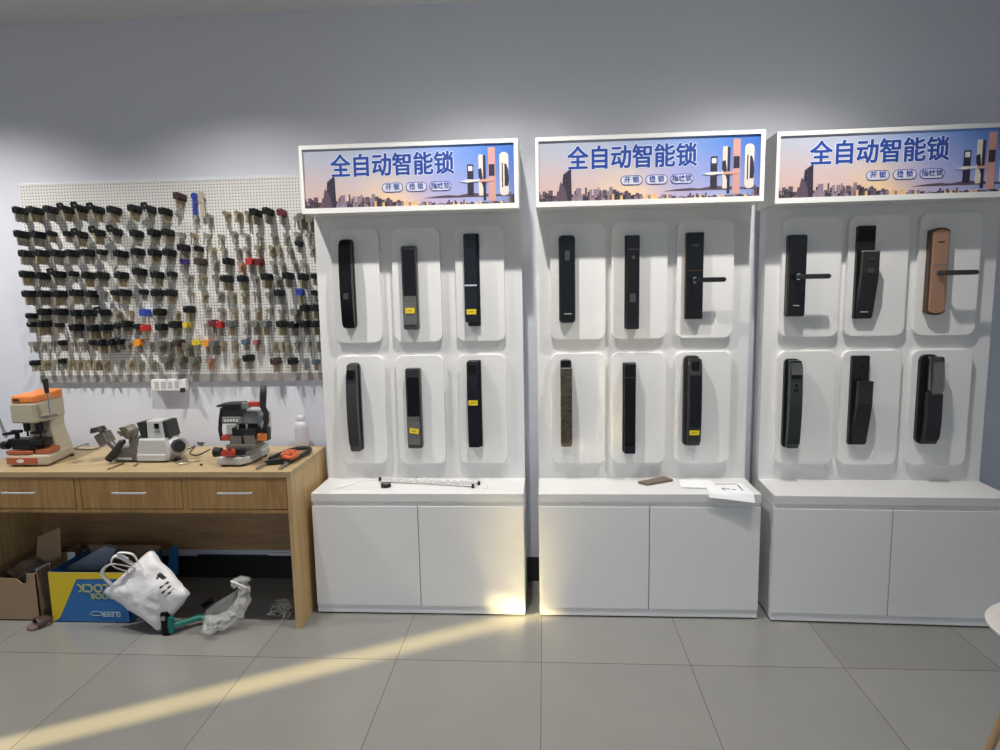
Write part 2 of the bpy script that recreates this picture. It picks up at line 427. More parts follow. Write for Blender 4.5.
def stand(n, label):
    rot = -0.0331 if n == 3 else 0
    y = -.0175 if n == 3 else 0
    t = thing('display_stand', label, 'display stand', (X[n], y, 0), rot, 'white lock display stands')
    UNITS[n] = t; W = 1.0; DB = .385
    if n == 3: DB = .36
    P = lambda name, bm, m='white_laminate', par=None, bev=0: obj(name, bm, m, par or t, world=False, bevel=bev)
    bm = B(); box(bm, 0, W, .02, DB, .012, .556); box(bm, .004, W - .004, .008, .03, .536, .558); P('cabinet_body', bm)
    bm = B(); box(bm, 0, W, 0, DB, .558, .597); P('countertop', bm, 'white_laminate_dimmed', bev=.0015)
    bm = B(); box(bm, 0.002, W - .002, 0.004, .02, .008, .044); P('plinth', bm)
    bm = B(); box(bm, .001, .503, 0, .018, .046, .536); P('door', bm, bev=.001)
    bm = B(); box(bm, .507, W - .001, 0, .018, .046, .536); P('door', bm, bev=.001)
    bm = B(); box(bm, 0, W, .255, DB, .597, 1.90); P('back_panel', bm)
    for row, (z0, z1) in enumerate(((1.287, 1.828), (.682, 1.219))):
        for cx in ((.2, .495, .80) if n == 1 else (.195, .482, .785)):
            w = .232 if n == 1 else .258
            bm = B(); prism(bm, rr(cx - w / 2, cx + w / 2, z0, z1, .03, 6), 'y', .227, .256, 0, bev=.004); P('mounting_board', bm, 'white_board')
    hb = obj('header_box', (lambda b: (box(b, .004, W - .004, .104, DB, 1.891, 2.192), b)[1])(B()), 'white_frame', t, world=False)
    bm = B()
    for a in ((.004, W - .004, 1.891, 1.914), (.004, W - .004, 2.174, 2.192), (.004, .018, 1.914, 2.174), (W - .023, W - .004, 1.914, 2.174)):
        box(bm, a[0], a[1], .090, .105, a[2], a[3])
    obj('sign_frame', bm, 'white_frame', hb, world=False)
    printed_banner(hb)
    for c in hb.children:
        if c.name.split('.')[0] != 'sign_frame': c.data.transform(Matrix.Translation((0, -.026, 0)))
    if n == 3:      # this header sits a little lower and further back
        for c in [hb] + list(hb.children): c.data.transform(Matrix.Translation((-.016, .012, -.014)))
    return t
stand(1, 'white smart-lock display stand with city banner and twin-door cabinet, standing beside the workbench')
stand(2, 'white smart-lock display stand with city banner, the middle one between two others')
stand(3, 'white smart-lock display stand carrying the copper lock, its banner cropped by the photo edge')

# ------------------------------------------------------------------ smart locks
YB = .227
def uloc(n, x, z):
    r = -0.0331 if n == 3 else 0; y0 = -.0175 if n == 3 else 0
    return (X[n] + x * math.cos(r) - YB * math.sin(r), y0 + x * math.sin(r) + YB * math.cos(r), z)
def lock(n, x, z0, z1, label, w=.07, lean=0):
    t = thing('smart_lock', label, 'door lock', uloc(n, x, z0), -0.0331 if n == 3 else 0, 'smart locks on the display boards')
    t['_'] = 0; del t['_']
    return t, z1 - z0
def L(name, bm, m, t, **k): return obj(name, bm, m, t, world=False, **k)
def slab(t, w, h, th, m, name='backplate', r=.006, y=0, x=0, z=0, bev=.003):
    bm = B(); prism(bm, rr(x - w / 2, x + w / 2, z, z + h, r, 5), 'y', y - th, y, 0, bev=bev); return L(name, bm, m, t, smooth=False)
def bowgrip(t, w, h, m, base=.018, out=.052, name='grip', z0=.0, r=.008, x=0, thick=.016, topout=None, botout=None):
    """pull grip bowed away from its plate"""
    n = 18; pts = []
    topout = base if topout is None else topout; botout = base if botout is None else botout
    def prof(s):
        e = math.sin(PI * s) ** .55 if 0 < s < 1 else 0
        lin = botout + (topout - botout) * s
        return lin + (out - max(0, 0)) * e * 1.0 - lin * e + 0
    fr = [(-(prof(i / n) + thick * .6), z0 + (h - z0) * i / n) for i in range(n + 1)]
    bk = [(-(max(prof(i / n) - thick * .6, base * .6)), z0 + (h - z0) * i / n) for i in range(n + 1)]
    bm = B(); prism(bm, fr + bk[::-1], 'x', x - w / 2, x + w / 2, 0, bev=min(r, thick * .35)); return L(name, bm, m, t)
def patch(t, name, m, x0, x1, z0, z1, y, tilt=0, r=.001, txt=None, th=.0012):
    bm = B(); prism(bm, rr(x0, x1, z0, z1, r, 3), 'y', y - th, y)
    if txt:      # the illegible printed line on the sticker
        for q in range(4):
            xa = x0 + (x1 - x0) * (.25 + .13 * q); box(bm, xa, xa + (x1 - x0) * .07, y - th - .0004, y - th, z0 + (z1 - z0) * (.38 + .05 * (q % 2)), z0 + (z1 - z0) * .60, 1)
    if tilt:
        c = Vector(((x0 + x1) / 2, y, (z0 + z1) / 2)); bmesh.ops.rotate(bm, verts=bm.verts, cent=c, matrix=Matrix.Rotation(tilt, 3, 'Y'))
    return L(name, bm, [m, 'dark_ink'], t)
def lever(t, z, y, m, length=.10, x0=.0):
    bm = B(); cyl(bm, (x0, y, z), (x0, y - .012, z), .0145, .0135, 20); o = L('handle_rose', bm, 'chrome', t)
    bm = B(); cyl(bm, (x0, y - .01, z), (x0, y - .04, z), .008, .008, 14)
    prism(bm, rr(x0 - .010, x0 + length + .012, z - .0105, z + .0105, .009, 5), 'y', y - .048, y - .034, 0, bev=.003); L('handle', bm, m, t)

# stand 1
t, h = lock(1, .166, 1.358, 1.781, 'glossy black bowed pull-handle lock on the first top board beside the pegboard')
slab(t, .062, h, .016, 'satin_black', r=.014); bowgrip(t, .058, h - .006, 'gloss_black', base=.02, out=.036, thick=.026, z0=.004)
patch(t, 'fingerprint_reader', 'smoke', -.012, .012, .14, .17, -.0525)
t, h = lock(1, .468, 1.348, 1.742, 'dark lock with film and straight yellow sticker near its foot, middle top board')
slab(t, .072, h, .030, 'smoke', r=.008); slab(t, .058, h * .64, .004, 'gloss_black', 'glass_panel', y=-.030, z=h * .32)
slab(t, .052, h * .26, .006, 'charcoal', 'fingerprint_cover', y=-.030, z=.03); patch(t, 'clear_film', 'clear_film', -.031, .031, .025, .16, -.0375)
patch(t, 'price_sticker', 'yellow_label', -.022, .022, .078, .104, -.0395, txt='智能锁')
t, h = lock(1, .765, 1.359, 1.793, 'tall blue-black lock with a silver ring across the middle and yellow sticker')
slab(t, .060, h, .018, 'satin_black', x=.006, r=.004); bm = B(); prism(bm, rr(-.033, .025, .02, h - .002, .006), 'y', -.046, -.018, 0, bev=.006); L('grip', bm, 'gloss_blueblack', t)
bm = B(); prism(bm, rr(-.034, .026, .190, .197, .002), 'y', -.0475, -.018); L('silver_ring', bm, 'chrome', t)
patch(t, 'price_sticker', 'yellow_label', -.026, .020, .058, .082, -.0465, txt='智能'); patch(t, 'camera_window', 'gloss_black', -.022, .014, .37, .41, -.0465)
t, h = lock(1, .172, .750, 1.188, 'gunmetal rounded bow-handle lock with square camera window, first bottom board beside the workbench')
slab(t, .060, h, .016, 'gunmetal', r=.016); bowgrip(t, .052, h - .004, 'gunmetal', base=.022, out=.045, thick=.024, z0=.003, r=.012, x=-.002)
patch(t, 'camera_window', 'gloss_black', -.018, .014, .362, .410, -.0475, r=.005, th=.012)
t, h = lock(1, .466, .766, 1.160, 'dark lock with film and a crooked yellow sticker near its foot, bottom board')
slab(t, .072, h, .030, 'smoke', r=.008); slab(t, .058, h * .56, .004, 'gloss_black', 'glass_panel', y=-.030, z=h * .33)
slab(t, .056, .034, .004, 'charcoal', 'top_cap', y=-.030, z=h - .042); slab(t, .052, h * .27, .006, 'gunmetal', 'fingerprint_cover', y=-.030, z=.03)
patch(t, 'clear_film', 'clear_film', -.031, .029, .02, .16, -.0375); patch(t, 'price_sticker', 'yellow_label', -.022, .022, .076, .102, -.0395, tilt=.15, txt='智能')
t, h = lock(1, .762, .771, 1.194, 'film-wrapped black lock with a yellow sticker at mid height, bottom board')
slab(t, .062, h, .020, 'satin_black', x=.004, r=.003); bowgrip(t, .054, h - .002, 'gloss_blueblack', base=.03, out=.036, thick=.026, z0=.004, r=.004, x=-.003)
patch(t, 'price_sticker', 'yellow_label', -.024, .02, .212, .236, -.053, txt='智能'); patch(t, 'camera_window', 'gloss_black', -.022, .016, .36, .405, -.050)
# stand 2
t, h = lock(2, .144, 1.368, 1.774, 'glossy black rounded slab lock without handle, middle stand, first top board')
slab(t, .076, h, .022, 'gunmetal_green', r=.016); slab(t, .066, h - .012, .018, 'gloss_black', 'front_cover', y=-.020, z=.006, r=.014, bev=.006)
patch(t, 'keypad_reflection', 'smoke', -.010, .012, .29, .335, -.0385, r=.003); patch(t, 'logo_mark', 'white_ink', -.016, .02, .042, .045, -.0385)
t, h = lock(2, .444, 1.335, 1.767, 'slim straight black lock with a fingerprint square low down, middle stand, centre top board')
slab(t, .062, h, .018, 'satin_black', r=.003); bm = B(); prism(bm, rr(-.026, .030, .04, h - .004, .004), 'y', -.05, -.018, 0, bev=.004); L('grip', bm, 'gloss_black', t)
patch(t, 'seam_line', 'smoke', -.026, .030, .365, .3675, -.0505); patch(t, 'fingerprint_reader', 'smoke', -.014, .014, .125, .165, -.0505, r=.003)
bm = B(); prism(bm, rr(-.027, .031, 0, .046, .004), 'y', -.044, -.010, 0, bev=.003); L('foot_cap', bm, 'gloss_blueblack', t)
bm = B(); cyl(bm, (.002, -.0500, .33), (.002, -.0515, .33), .008, .008, 18); L('doorbell_button', bm, 'smoke', t)
t, h = lock(2, .730, 1.376, 1.773, 'black bronze-edged slab lock with black lever handle, middle stand, last top board')
slab(t, .080, h, .020, 'dark_bronze', r=.004); slab(t, .074, h - .006, .012, 'gloss_black', 'front_cover', y=-.018, z=.003, r=.004)
patch(t, 'seam_line', 'dark_bronze', -.037, .037, .222, .225, -.0302); patch(t, 'screen_text', 'smoke', -.012, .012, .335, .340, -.0302)
lever(t, .180, -.030, 'satin_black', .118, x0=-.004)
t, h = lock(2, .136, .772, 1.193, 'bronze lock wrapped in crinkled shiny film with a rounded foot, under the handle-less black slab')
slab(t, .052, h, .016, 'charcoal', r=.012); bowgrip(t, .054, h - .03, 'film_bronze', base=.024, out=.042, thick=.026, z0=.002, r=.012)
bm = B(); prism(bm, rr(-.022, .022, h - .04, h, .003), 'y', -.042, -.014, 0, bev=.003); L('camera_head', bm, 'gloss_black', t)
patch(t, 'silver_line', 'chrome', -.024, .024, h - .040, h - .035, -.0425); 
t, h = lock(2, .436, .741, 1.174, 'slim black lock with a fine line near its top, middle stand, centre bottom board')
slab(t, .060, h, .018, 'satin_black', r=.003); bm = B(); prism(bm, rr(-.026, .026, .04, h - .002, .004), 'y', -.046, -.018, 0, bev=.004); L('grip', bm, 'gloss_black', t)
patch(t, 'seam_line', 'smoke', -.026, .026, .365, .3675, -.0465)
bm = B(); prism(bm, rr(-.026, .026, 0, .046, .003), 'y', -.046, -.010, 0, bev=.003); L('foot_cap', bm, 'gloss_blueblack', t)
t, h = lock(2, .731, .772, 1.204, 'grey-rimmed rounded lock with square camera and low yellow sticker, middle stand, bottom corner board')
slab(t, .074, h, .018, 'gunmetal', r=.020, x=-.004); bowgrip(t, .062, h - .012, 'gunmetal', base=.030, out=.044, thick=.022, z0=.008, r=.010, x=.004)
patch(t, 'camera_window', 'gloss_black', -.014, .022, .365, .410, -.046, r=.006, th=.006); patch(t, 'front_glass', 'gloss_blueblack', -.020, .030, .10, .345, -.0555, r=.004, th=.003)
patch(t, 'price_sticker', 'yellow_label', -.020, .026, .062, .084, -.057, txt='智能')
# stand 3
t, h = lock(3, .120, 1.383, 1.748, 'black slab lock with black lever handle and tiny logo near its foot, first top board')
slab(t, .078, h, .030, 'satin_black', r=.004); slab(t, .074, h - .006, .010, 'gloss_black', 'front_cover', y=-.029, z=.003, r=.004)
patch(t, 'logo_mark', 'white_ink', -.014, .014, .048, .051, -.0395); lever(t, .178, -.039, 'charcoal', .112, x0=.0)
t, h = lock(3, .420, 1.367, 1.781, 'black plate lock with open-top push-pull grip and chrome edges, upper middle board')
slab(t, .076, h, .018, 'satin_black', r=.003)
def hookgrip(t, h, ztop, w, m, x, edge='chrome'):
    fr = [(-.024, .006), (-.026, .02), (-.050, .15), (-.058, .20), (-.060, ztop - .004), (-.057, ztop)]
    bk = [(-.040, ztop), (-.041, ztop - .01), (-.040, .20), (-.024, .13), (-.017, .07), (-.017, .006)]
    bm = B(); prism(bm, fr + bk, 'x', x - w / 2, x + w / 2, 0, bev=.003); L('grip', bm, m, t)
    bm = B(); prism(bm, [(-.061, ztop - .003), (-.061, ztop + .003), (-.040, ztop + .003), (-.040, ztop - .003)], 'x', x - w / 2, x + w / 2); L('grip_edge', bm, edge, t)
hookgrip(t, h, .30, .070, 'charcoal', .004, 'brushed_steel')
patch(t, 'screen', 'gloss_black', -.034, .034, .345, .395, -.018); patch(t, 'fingerprint_reader', 'smoke', -.010, .016, .205, .225, -.0605); patch(t, 'logo_mark', 'white_ink', -.018, .016, .030, .033, -.031)
patch(t, 'indicator', 'smoke', -.008, .012, .262, .272, -.0615)
t, h = lock(3, .724, 1.379, 1.763, 'copper-coloured lock with arched dark ends and a lever handle')
def arch(w, h, r=.01):
    n = 8; pts = [(w / 2, .012)] + [(w / 2, h - .012)]
    pts += [(w / 2 - w * i / n, h - .012 + .012 * math.sin(PI * i / n)) for i in range(1, n)]
    pts += [(-w / 2, h - .012), (-w / 2, .012)] + [(-w / 2 + w * i / n, .012 - .012 * math.sin(PI * i / n)) for i in range(1, n)]
    return pts
bm = B(); prism(bm, arch(.080, h), 'y', -.030, 0, 0, bev=.004); L('backplate', bm, 'dark_bronze', t)
bm = B(); prism(bm, [(x, z * (h - .016) / h + .008) for x, z in arch(.068, h)], 'y', -.036, -.028, 0, bev=.003); L('front_cover', bm, 'copper', t)
patch(t, 'seam_line', 'chrome', -.033, .033, .222, .224, -.0362); patch(t, 'logo_mark', 'dark_ink', -.014, .014, .318, .324, -.0362)
lever(t, .186, -.036, 'gunmetal', .122, x0=-.002)
t, h = lock(3, .122, .766, 1.185, 'grey-green bow-handle lock with chrome sloped head, lower board nearest the middle stand')
slab(t, .066, h, .018, 'satin_black', r=.016); bowgrip(t, .056, h - .004, 'gunmetal_green', base=.03, out=.050, thick=.024, z0=.004, r=.008, x=.004, botout=.03)
patch(t, 'camera_window', 'gloss_black', -.016, .024, .335, .350, -.062, th=.004); patch(t, 'doorbell_button', 'gloss_black', -.002, .008, .298, .310, -.0655); patch(t, 'fingerprint_reader', 'gloss_black', -.008, .014, .278, .286, -.0655)
bm = B(); prism(bm, [(-.058, .352), (-.064, .352), (-.050, .405), (-.042, .405)], 'x', -.02, .028, 0); L('chrome_visor', bm, 'chrome', t)
t, h = lock(3, .424, .782, 1.197, 'black plate lock with open-top rounded grip, lower middle board right of the chrome-headed one')
slab(t, .076, h, .018, 'satin_black', r=.003); hookgrip(t, h, .30, .064, 'charcoal', .006, 'charcoal')
bm = B(); cyl(bm, (.006, -.018, .368), (.006, -.0195, .368), .008, .008, 16); L('indicator', bm, 'gloss_blueblack', t)
t, h = lock(3, .725, .786, 1.200, 'rounded black bow-handle lock with mirror-chrome upper half, beneath the copper lock')
slab(t, .078, h, .018, 'satin_black', r=.026, x=-.004); bowgrip(t, .062, h * .6, 'charcoal', base=.026, out=.046, thick=.022, z0=.006, r=.008, x=.006, topout=.046)
bm = B(); n = 12
fr = [(-(.052 + .012 * math.cos(PI / 2 * i / n)), h * .6 + .002 + (h * .38) * i / n) for i in range(n + 1)]; bk = [(p[0] + .020, p[1]) for p in fr]
prism(bm, fr + bk[::-1], 'x', -.024, .036, 0, bev=.006); L('mirror_glass', bm, 'dark_mirror', t)
patch(t, 'peeling_film', 'clear_film', -.018, .042, h * .58, h * .93, -.067)

for o in list(bpy.data.objects):
    if o.parent and o.parent.name.startswith('smart_lock') and o.type == 'MESH': o.data.transform(Matrix.Diagonal((1, 1.22, 1, 1)))
# ------------------------------------------------------------------ pegboard
PB0, PB1 = (.376, 2.104), (.376, 1.122)     # (y, z) top and bottom of the slightly leaning board face
def peg_y(z): return PB1[0] + (PB0[0] - PB1[0]) * (z - PB1[1]) / (PB0[1] - PB1[1])
t = thing('pegboard', 'white perforated pegboard covered with key blanks, leaning on the wall over the workbench', 'pegboard', (-1.91, .372, 1.122))
bm = B(); x0, x1 = -2.682, -1.14
vs = [(y, z) for y, z in ((PB1[0], PB1[1]), (PB0[0], PB0[1]), (PB0[0] + .012, PB0[1]), (PB1[0] + .012, PB1[1]))]
prism(bm, vs, 'x', x0, x1); obj('perforated_panel', bm, 'pegboard', t)
bm = B(); prism(bm, [(PB1[0] - .002, 1.083), (PB1[0] - .002, 1.122), (PB1[0] + .012, 1.122), (PB1[0] + .012, 1.083)], 'x', x0, x1); obj('bottom_rail', bm, 'rail_grey', t)
bm = B(); box(bm, x0, x1, PB0[0] - .001, YW - .001, 2.104, 2.110); obj('top_edge', bm, 'white_frame', t)

def AP(px, py, out):
    y = .36
    for _ in range(4):
        p = A(px, py, y - out); y = peg_y(p.z)
    return p
ORD = ['first', 'second', 'third', 'fourth', 'fifth', 'sixth', 'seventh', 'eighth', 'ninth', 'tenth', 'eleventh', 'twelfth', 'thirteenth', 'fourteenth', 'fifteenth',
       'sixteenth', 'seventeenth', 'eighteenth', 'nineteenth', 'twentieth', 'twenty-first', 'twenty-second', 'twenty-third', 'twenty-fourth']
TY = {  # type: (shape, head material, head colour word, count range)
 'K': ('head', 'key_black', 'black-headed', (11, 14)), 'F': ('head', 'key_black', 'black-headed', (10, 13)), 'k': ('small', 'key_black', 'small black-headed', (5, 8)),
 'M': ('bow', 'nickel', 'plain nickel', (3, 6)), 'B': ('bow', 'brass', 'plain brass', (4, 8)), 'G': ('head', 'key_grey', 'grey-headed', (8, 10)),
 'O': ('head', 'orange_plastic', 'orange-headed', (4, 6)), 'Y': ('small', 'yellow_plastic', 'yellow-headed', (3, 5)), 'R': ('head', 'red_plastic', 'red-headed', (3, 5)),
 'D': ('head', 'darkred_plastic', 'dark red-headed', (4, 6)), 'U': ('head', 'blue_plastic', 'blue-headed', (3, 4)), 'P': ('head', 'purple_plastic', 'purple-headed', (3, 5)),
 'N': ('head', 'brown_plastic', 'dark brown-headed', (5, 7)), 'V': ('head', 'olive_plastic', 'olive-headed', (7, 9)), 'S': ('bow', 'brushed_steel', 'bright steel', (4, 6)),
 'C': ('bow', 'copper', 'coppery', (5, 7)), 'b': ('small', 'steelblue_plastic', 'steel-blue-headed', (4, 6)), 'p': ('small', 'pink_plastic', 'pink-headed', (4, 5)),
 'T': ('tall', 'blue_plastic', 'tall all-blue', (1, 1)), 't': ('tall', 'beige_enamel', 'tall beige', (1, 1))}
ROWS = [
 ('top', 'left', 'K20.5,211 K35.5,211 K51,210 F67,210 F81,209 F97,210 K114.5,210.5 K135,209 F150,209.5 K166,212'),
 ('second', 'left', 'K22,234.5 K38,235 k52,234 k69,234 F81,235 F98.5,233 F116,232 K137,234 K154.5,233 K168.5,233'),
 ('third', 'left', 'K27,254 K42,253.5 K57.5,253.5 K72.5,253.5 K87.5,253 k102.5,252.5 K121,254 K138.5,252 K155,253 K170,253'),
 ('fourth', 'left', 'K28,274.5 K43.5,276 F58,274.5 k74,274 K88.5,275.5 K102.5,275.5 K122,275.5 K140,272 K158,275 k172.6,274.5'),
 ('fifth', 'left', 'K30,294 K44,294 K60,294 K77,293 K92.6,294 S103,293 k115.5,293 K125,293 k144,292 K157.5,293 K171,293'),
 ('sixth', 'left', 'k32,316 K44.5,312 K61,312 K78.5,313 K89.5,313 F104,312.5 B118,313 B130.5,313 U145.5,312.5 K160,312 B177.5,313'),
 ('seventh', 'left', 'k32.5,324.5 K44.5,324 k60,325 K77,327.5 K94.5,328 K106,327.5 k118.5,326 K127,324 k137.6,326.5 R146,328 K162,327 K176,324.6'),
 ('eighth', 'left', 'M34,344 M44.5,344 M52,344 k63.5,343 M73,344 M83,344 k94.5,342.6 K104,342.6 K113.6,342 k121,342 M129,344 O139,342.6 S152,344 V162,344 M170,344 N179,343'),
 ('bottom', 'left', 'k36,363 B47,362.4 M56.4,362 k63.6,361 B72,362 B80,362 B88,362 B98,362.4 B106.4,363 M121,362.4 B131.6,362.4 M141,363 M153,363 V168,359.4 V182,359'),
 ('top', 'right', 'N180,197 T196,206 t203.5,205 M196.5,218 M210,217 B227,214 B239,214 B248.5,214 K256,213 K268.5,212 D282,213 M297,219 V303,218 V311,220'),
 ('second', 'right', 'M182,235 B194.5,236 M207.5,236 M221.5,237 M234.5,234 M247,236 M260,236 M274.5,236 M286.7,236 M298,235 M309,236'),
 ('third', 'right', 'K184,248 k199,249 B213,250 M224,250 M238.5,250 M247,250 B258.5,248 B272,248 B279,248 M290,250 k299,244 M313,248'),
 ('fourth', 'right', 'P185,261 N201,262 M216,262 K228.5,261.5 C242,265 R251,261.5 D260,262 M273.5,264 M282,264 M295,263 M304,263'),
 ('fifth', 'right', 'M190,277 B203.5,277 M216,278 K227,279 K243,279 M256,278 K267,277 M279,279 K288.5,276 K303.5,277 k315,276.5'),
 ('sixth', 'right', 'M191,294 B205,294 M221,294 B233,295 B245,295 M257,294 M269,295 K279.7,293 U300.7,292 k315,293'),
 ('seventh', 'right', 'K190,309.5 M208,309 M222.5,311 B234.5,311 M246.5,311 B258,311 M270,311 M282,312 V296,312 K305,308 K315.6,308'),
 ('eighth', 'right', 'Y188,325 M208,326 D214,323 R220,324.6 G232,324 S247,326 V257,324 G266,324 K282,324 K293.5,324.6 K305.5,324 K316,324'),
 ('ninth', 'right', 'V189,346 Y197,342.6 O208,343 G215,344 B223.6,344 B235,344 b246,342 p257,342.6 B275,344 B282,344 B288,344 M297.6,344 M308.4,344 M317,344'),
 ('bottom', 'right', 'V195,360 C210.4,361 B237,360 K249,358 N276,361 K293,361 S306,361 b316,362'),
]
def key_meshes():
    out = {}
    def mesh(name, bm, m):
        me = bpy.data.meshes.new(name); bmesh.ops.recalc_face_normals(bm, faces=bm.faces); bm.to_mesh(me); bm.free(); me.materials.append(MT[m]); return me
    def blade(bm, top, ln, w):
        prism(bm, [(-w / 2, top), (-w / 2, top - ln + .005), (-.001, top - ln), (w / 2, top - ln + .004), (w / 2, top - ln * .72), (w / 2 - .0015, top - ln * .68), (w / 2 - .0008, top - ln * .5), (w / 2, top)], 'y', -.0011, .0011)
    for metal in ('nickel', 'brass'):
        bm = B(); blade(bm, -.012, .048, .0095); out['blade', metal] = mesh('key_blade_' + metal, bm, metal)
        bm = B(); blade(bm, -.008, .038, .008); out['sblade', metal] = mesh('key_sblade_' + metal, bm, metal)
    for k, (sh, m, w_, c) in TY.items():
        bm = B()
        if sh == 'head': prism(bm, rr(-.016, .016, -.0185, .0165, .008, 2), 'y', -.0026, .0026)
        elif sh == 'small': prism(bm, rr(-.013, .013, -.014, .014, .009, 2), 'y', -.0026, .0026)
        elif sh == 'bow':
            prism(bm, rr(-.0115, .0115, -.0115, .0115, .009, 2), 'y', -.0012, .0012); blade(bm, -.010, .038, .0085)
        else:
            prism(bm, rr(-.016, .016, .03, .062, .012, 3), 'y', -.004, .004); prism(bm, rr(-.010, .010, -.06, .035, .004, 2), 'y', -.003, .003)
        out[k] = mesh('key_shape_' + k, bm, m)
    return out
KM = key_meshes()
slots = ['nickel', 'brass'] + sorted({v[1] for v in TY.values()} - {'nickel', 'brass'})
stuff = B(); hookn = 0; KEYN = 0
def add_to(bm, me, M_, mi):
    n0 = len(bm.verts); f0 = len(bm.faces); bm.from_mesh(me)
    bm.verts.ensure_lookup_table(); bm.faces.ensure_lookup_table()
    bmesh.ops.transform(bm, matrix=M_, verts=bm.verts[n0:])
    for f in bm.faces[f0:]: f.material_index = mi
HOOKS = []
for rowname, side, items in ROWS:
    for i, s in enumerate(items.split()):
        k = s[0]; px, py = map(float, s[1:].split(',')); HOOKS.append((rowname, side, i, k, px, py))
total_front = len(HOOKS); spare = 300 - total_front
# the second key goes to the biggest stacks nearest the camera
big = sorted([j for j, h in enumerate(HOOKS) if h[3] in 'KFGNVRDOUP'], key=lambda j: -(abs(HOOKS[j][4] - 540)))[:spare]
big = set(big)
hook_me = None
for j, (rowname, side, i, k, px, py) in enumerate(HOOKS):
    sh, m, cword, (c0, c1) = TY[k]
    Lh = R.uniform(.070, .084) if k in 'KFGNV' else R.uniform(.042, .058)
    if k in 'Tt': Lh = .03
    p = AP(px, py, Lh * .5); yb = peg_y(p.z); cnt = R.randint(c0, c1)
    metal = R.choice(('nickel', 'nickel', 'brass')) if k in 'KFk' else R.choice(('brass', 'nickel'))
    where = f'{rowname} row, {side} half of pegboard'
    # hook
    bm = B(); hz = .009; tilt = .05
    tube(bm, [(0, 0, hz), (0, -Lh - .006, hz + Lh * tilt), (0, -Lh - .010, hz + Lh * tilt + .006)], .0015, 5)
    hk = obj('peg_hook', bm, 'wire'); hk.location = (p.x, yb - .0005, p.z)
    tag(hk, f'thin wire peg hook behind the {ORD[i]} hanging key stack, {where}', 'hook', 'wire hooks in the pegboard')
    for q in range(cnt):
        s_ = (cnt - 1 - q) / max(cnt - 1, 1) if cnt > 1 else 1   # q = 0 the front key
        if cnt > 1 and sh == 'bow': s_ = max(0, min(1, s_ + R.uniform(-.08, .08)))
        yy = yb - .006 - (Lh - .008) * s_
        zz = p.z + Lh * tilt * s_ * .9
        rx = R.uniform(-.06, .06); rz = R.uniform(-.14, .14) * (2.2 if sh == 'bow' else 1); ry = R.uniform(-.07, .07) * (3 if sh == 'bow' else 1)
        xx = p.x + R.uniform(-.0012, .0012)
        Mx = Matrix.Translation((xx, yy, zz)) @ Matrix.Rotation(rz, 4, 'Z') @ Matrix.Rotation(ry, 4, 'Y') @ Matrix.Rotation(rx, 4, 'X')
        single = (q == 0) or (q == 1 and j in big)
        if k == 'F' and q == 0:
            Mx = Matrix.Translation((p.x - .006, yy - .004, zz + .012)) @ Matrix.Rotation(.5, 4, 'Z') @ Matrix.Rotation(-.2, 4, 'Y')
        hasblade = sh in ('head', 'small')
        bl = KM[('blade' if sh == 'head' else 'sblade'), metal] if hasblade else None
        if single and KEYN < 300:
            KEYN += 1
            pos = 'front' if q == 0 else 'second'
            lab = f'{cword} key blank, {pos} one on the {ORD[i]} hook, {where}'
            if q == 1: lab = f'{cword} key blank behind the front one, {ORD[i]} hook, {where}'
            if k == 'F' and q == 0: lab = f'round-headed dark grey key blank at the front, {ORD[i]} hook, {where}'
            ko = bpy.data.objects.new('key_blank', bl if hasblade else KM[k]); C.objects.link(ko)
            ko.matrix_world = Mx; tag(ko, lab, 'key', 'key blanks on the pegboard hooks')
            if hasblade:
                kh = bpy.data.objects.new('key_head', KM[k]); C.objects.link(kh); kh.parent = ko
        else:
            if hasblade: add_to(stuff, bl, Mx, slots.index(metal))
            add_to(stuff, KM[k], Mx, slots.index(m))
me = bpy.data.meshes.new('key_blanks'); stuff.to_mesh(me); stuff.free()
for s in slots: me.materials.append(MT[s])
ko = bpy.data.objects.new('key_blanks', me); C.objects.link(ko)
tag(ko, 'remaining key blanks stacked behind the front ones on all pegboard hooks', 'keys', 'key blanks on the pegboard hooks', 'stuff')

# power strip on the rail
t = thing('power_strip', 'cream power strip under the pegboard rail with one small black plug', 'power strip', (-1.95, .345, 1.045))
bm = B(); prism(bm, rr(-2.050, -1.862, 1.040, 1.100, .006, 3), 'y', .340, .372, 0, bev=.003); obj('casing', bm, 'white_frame', t)
bm = B()
for i in range(4): prism(bm, rr(-2.03 + i * .036, -2.006 + i * .036, 1.052, 1.088, .003, 2), 'y', .3390, .35)
obj('socket_faces', bm, 'silver_enamel', t)
bm = B(); box(bm, -1.885, -1.865, .320, .342, 1.034, 1.056, bev=.003); obj('plug', bm, 'cable_black', t)

# ------------------------------------------------------------------ workbench
TX0, TX1, TY0, TY1, TZ = -2.70, -1.134, -.151, .33, .745
t = thing('workbench', 'light oak workbench with three drawers, carrying the key-cutting machines', 'workbench', (-1.9, .1, 0))
W_ = lambda name, bm, m, par=None, bev=0: obj(name, bm, m, par or t, bevel=bev)
bm = B(); box(bm, TX0, TX1, TY0, TY1, TZ - .026, TZ); W_('tabletop', bm, 'wood_top', bev=.001)
bm = B(); box(bm, TX1 - .019, TX1, TY0 + .001, TY1, 0, TZ - .026); W_('side_panel', bm, 'wood_side')
bm = B(); box(bm, TX0, TX0 + .019, TY0 + .001, TY1, 0, TZ - .026); W_('side_panel', bm, 'wood_side')
bm = B(); box(bm, TX0 + .019, TX1 - .019, TY0 + .004, TY0 + .36, .552, .570); W_('drawer_rail', bm, 'wood_front')
bm = B(); box(bm, TX0 + .019, TX1 - .019, TY1 - .06, TY1 - .042, .205, .56); W_('modesty_panel', bm, 'wood_back')
bm = B()
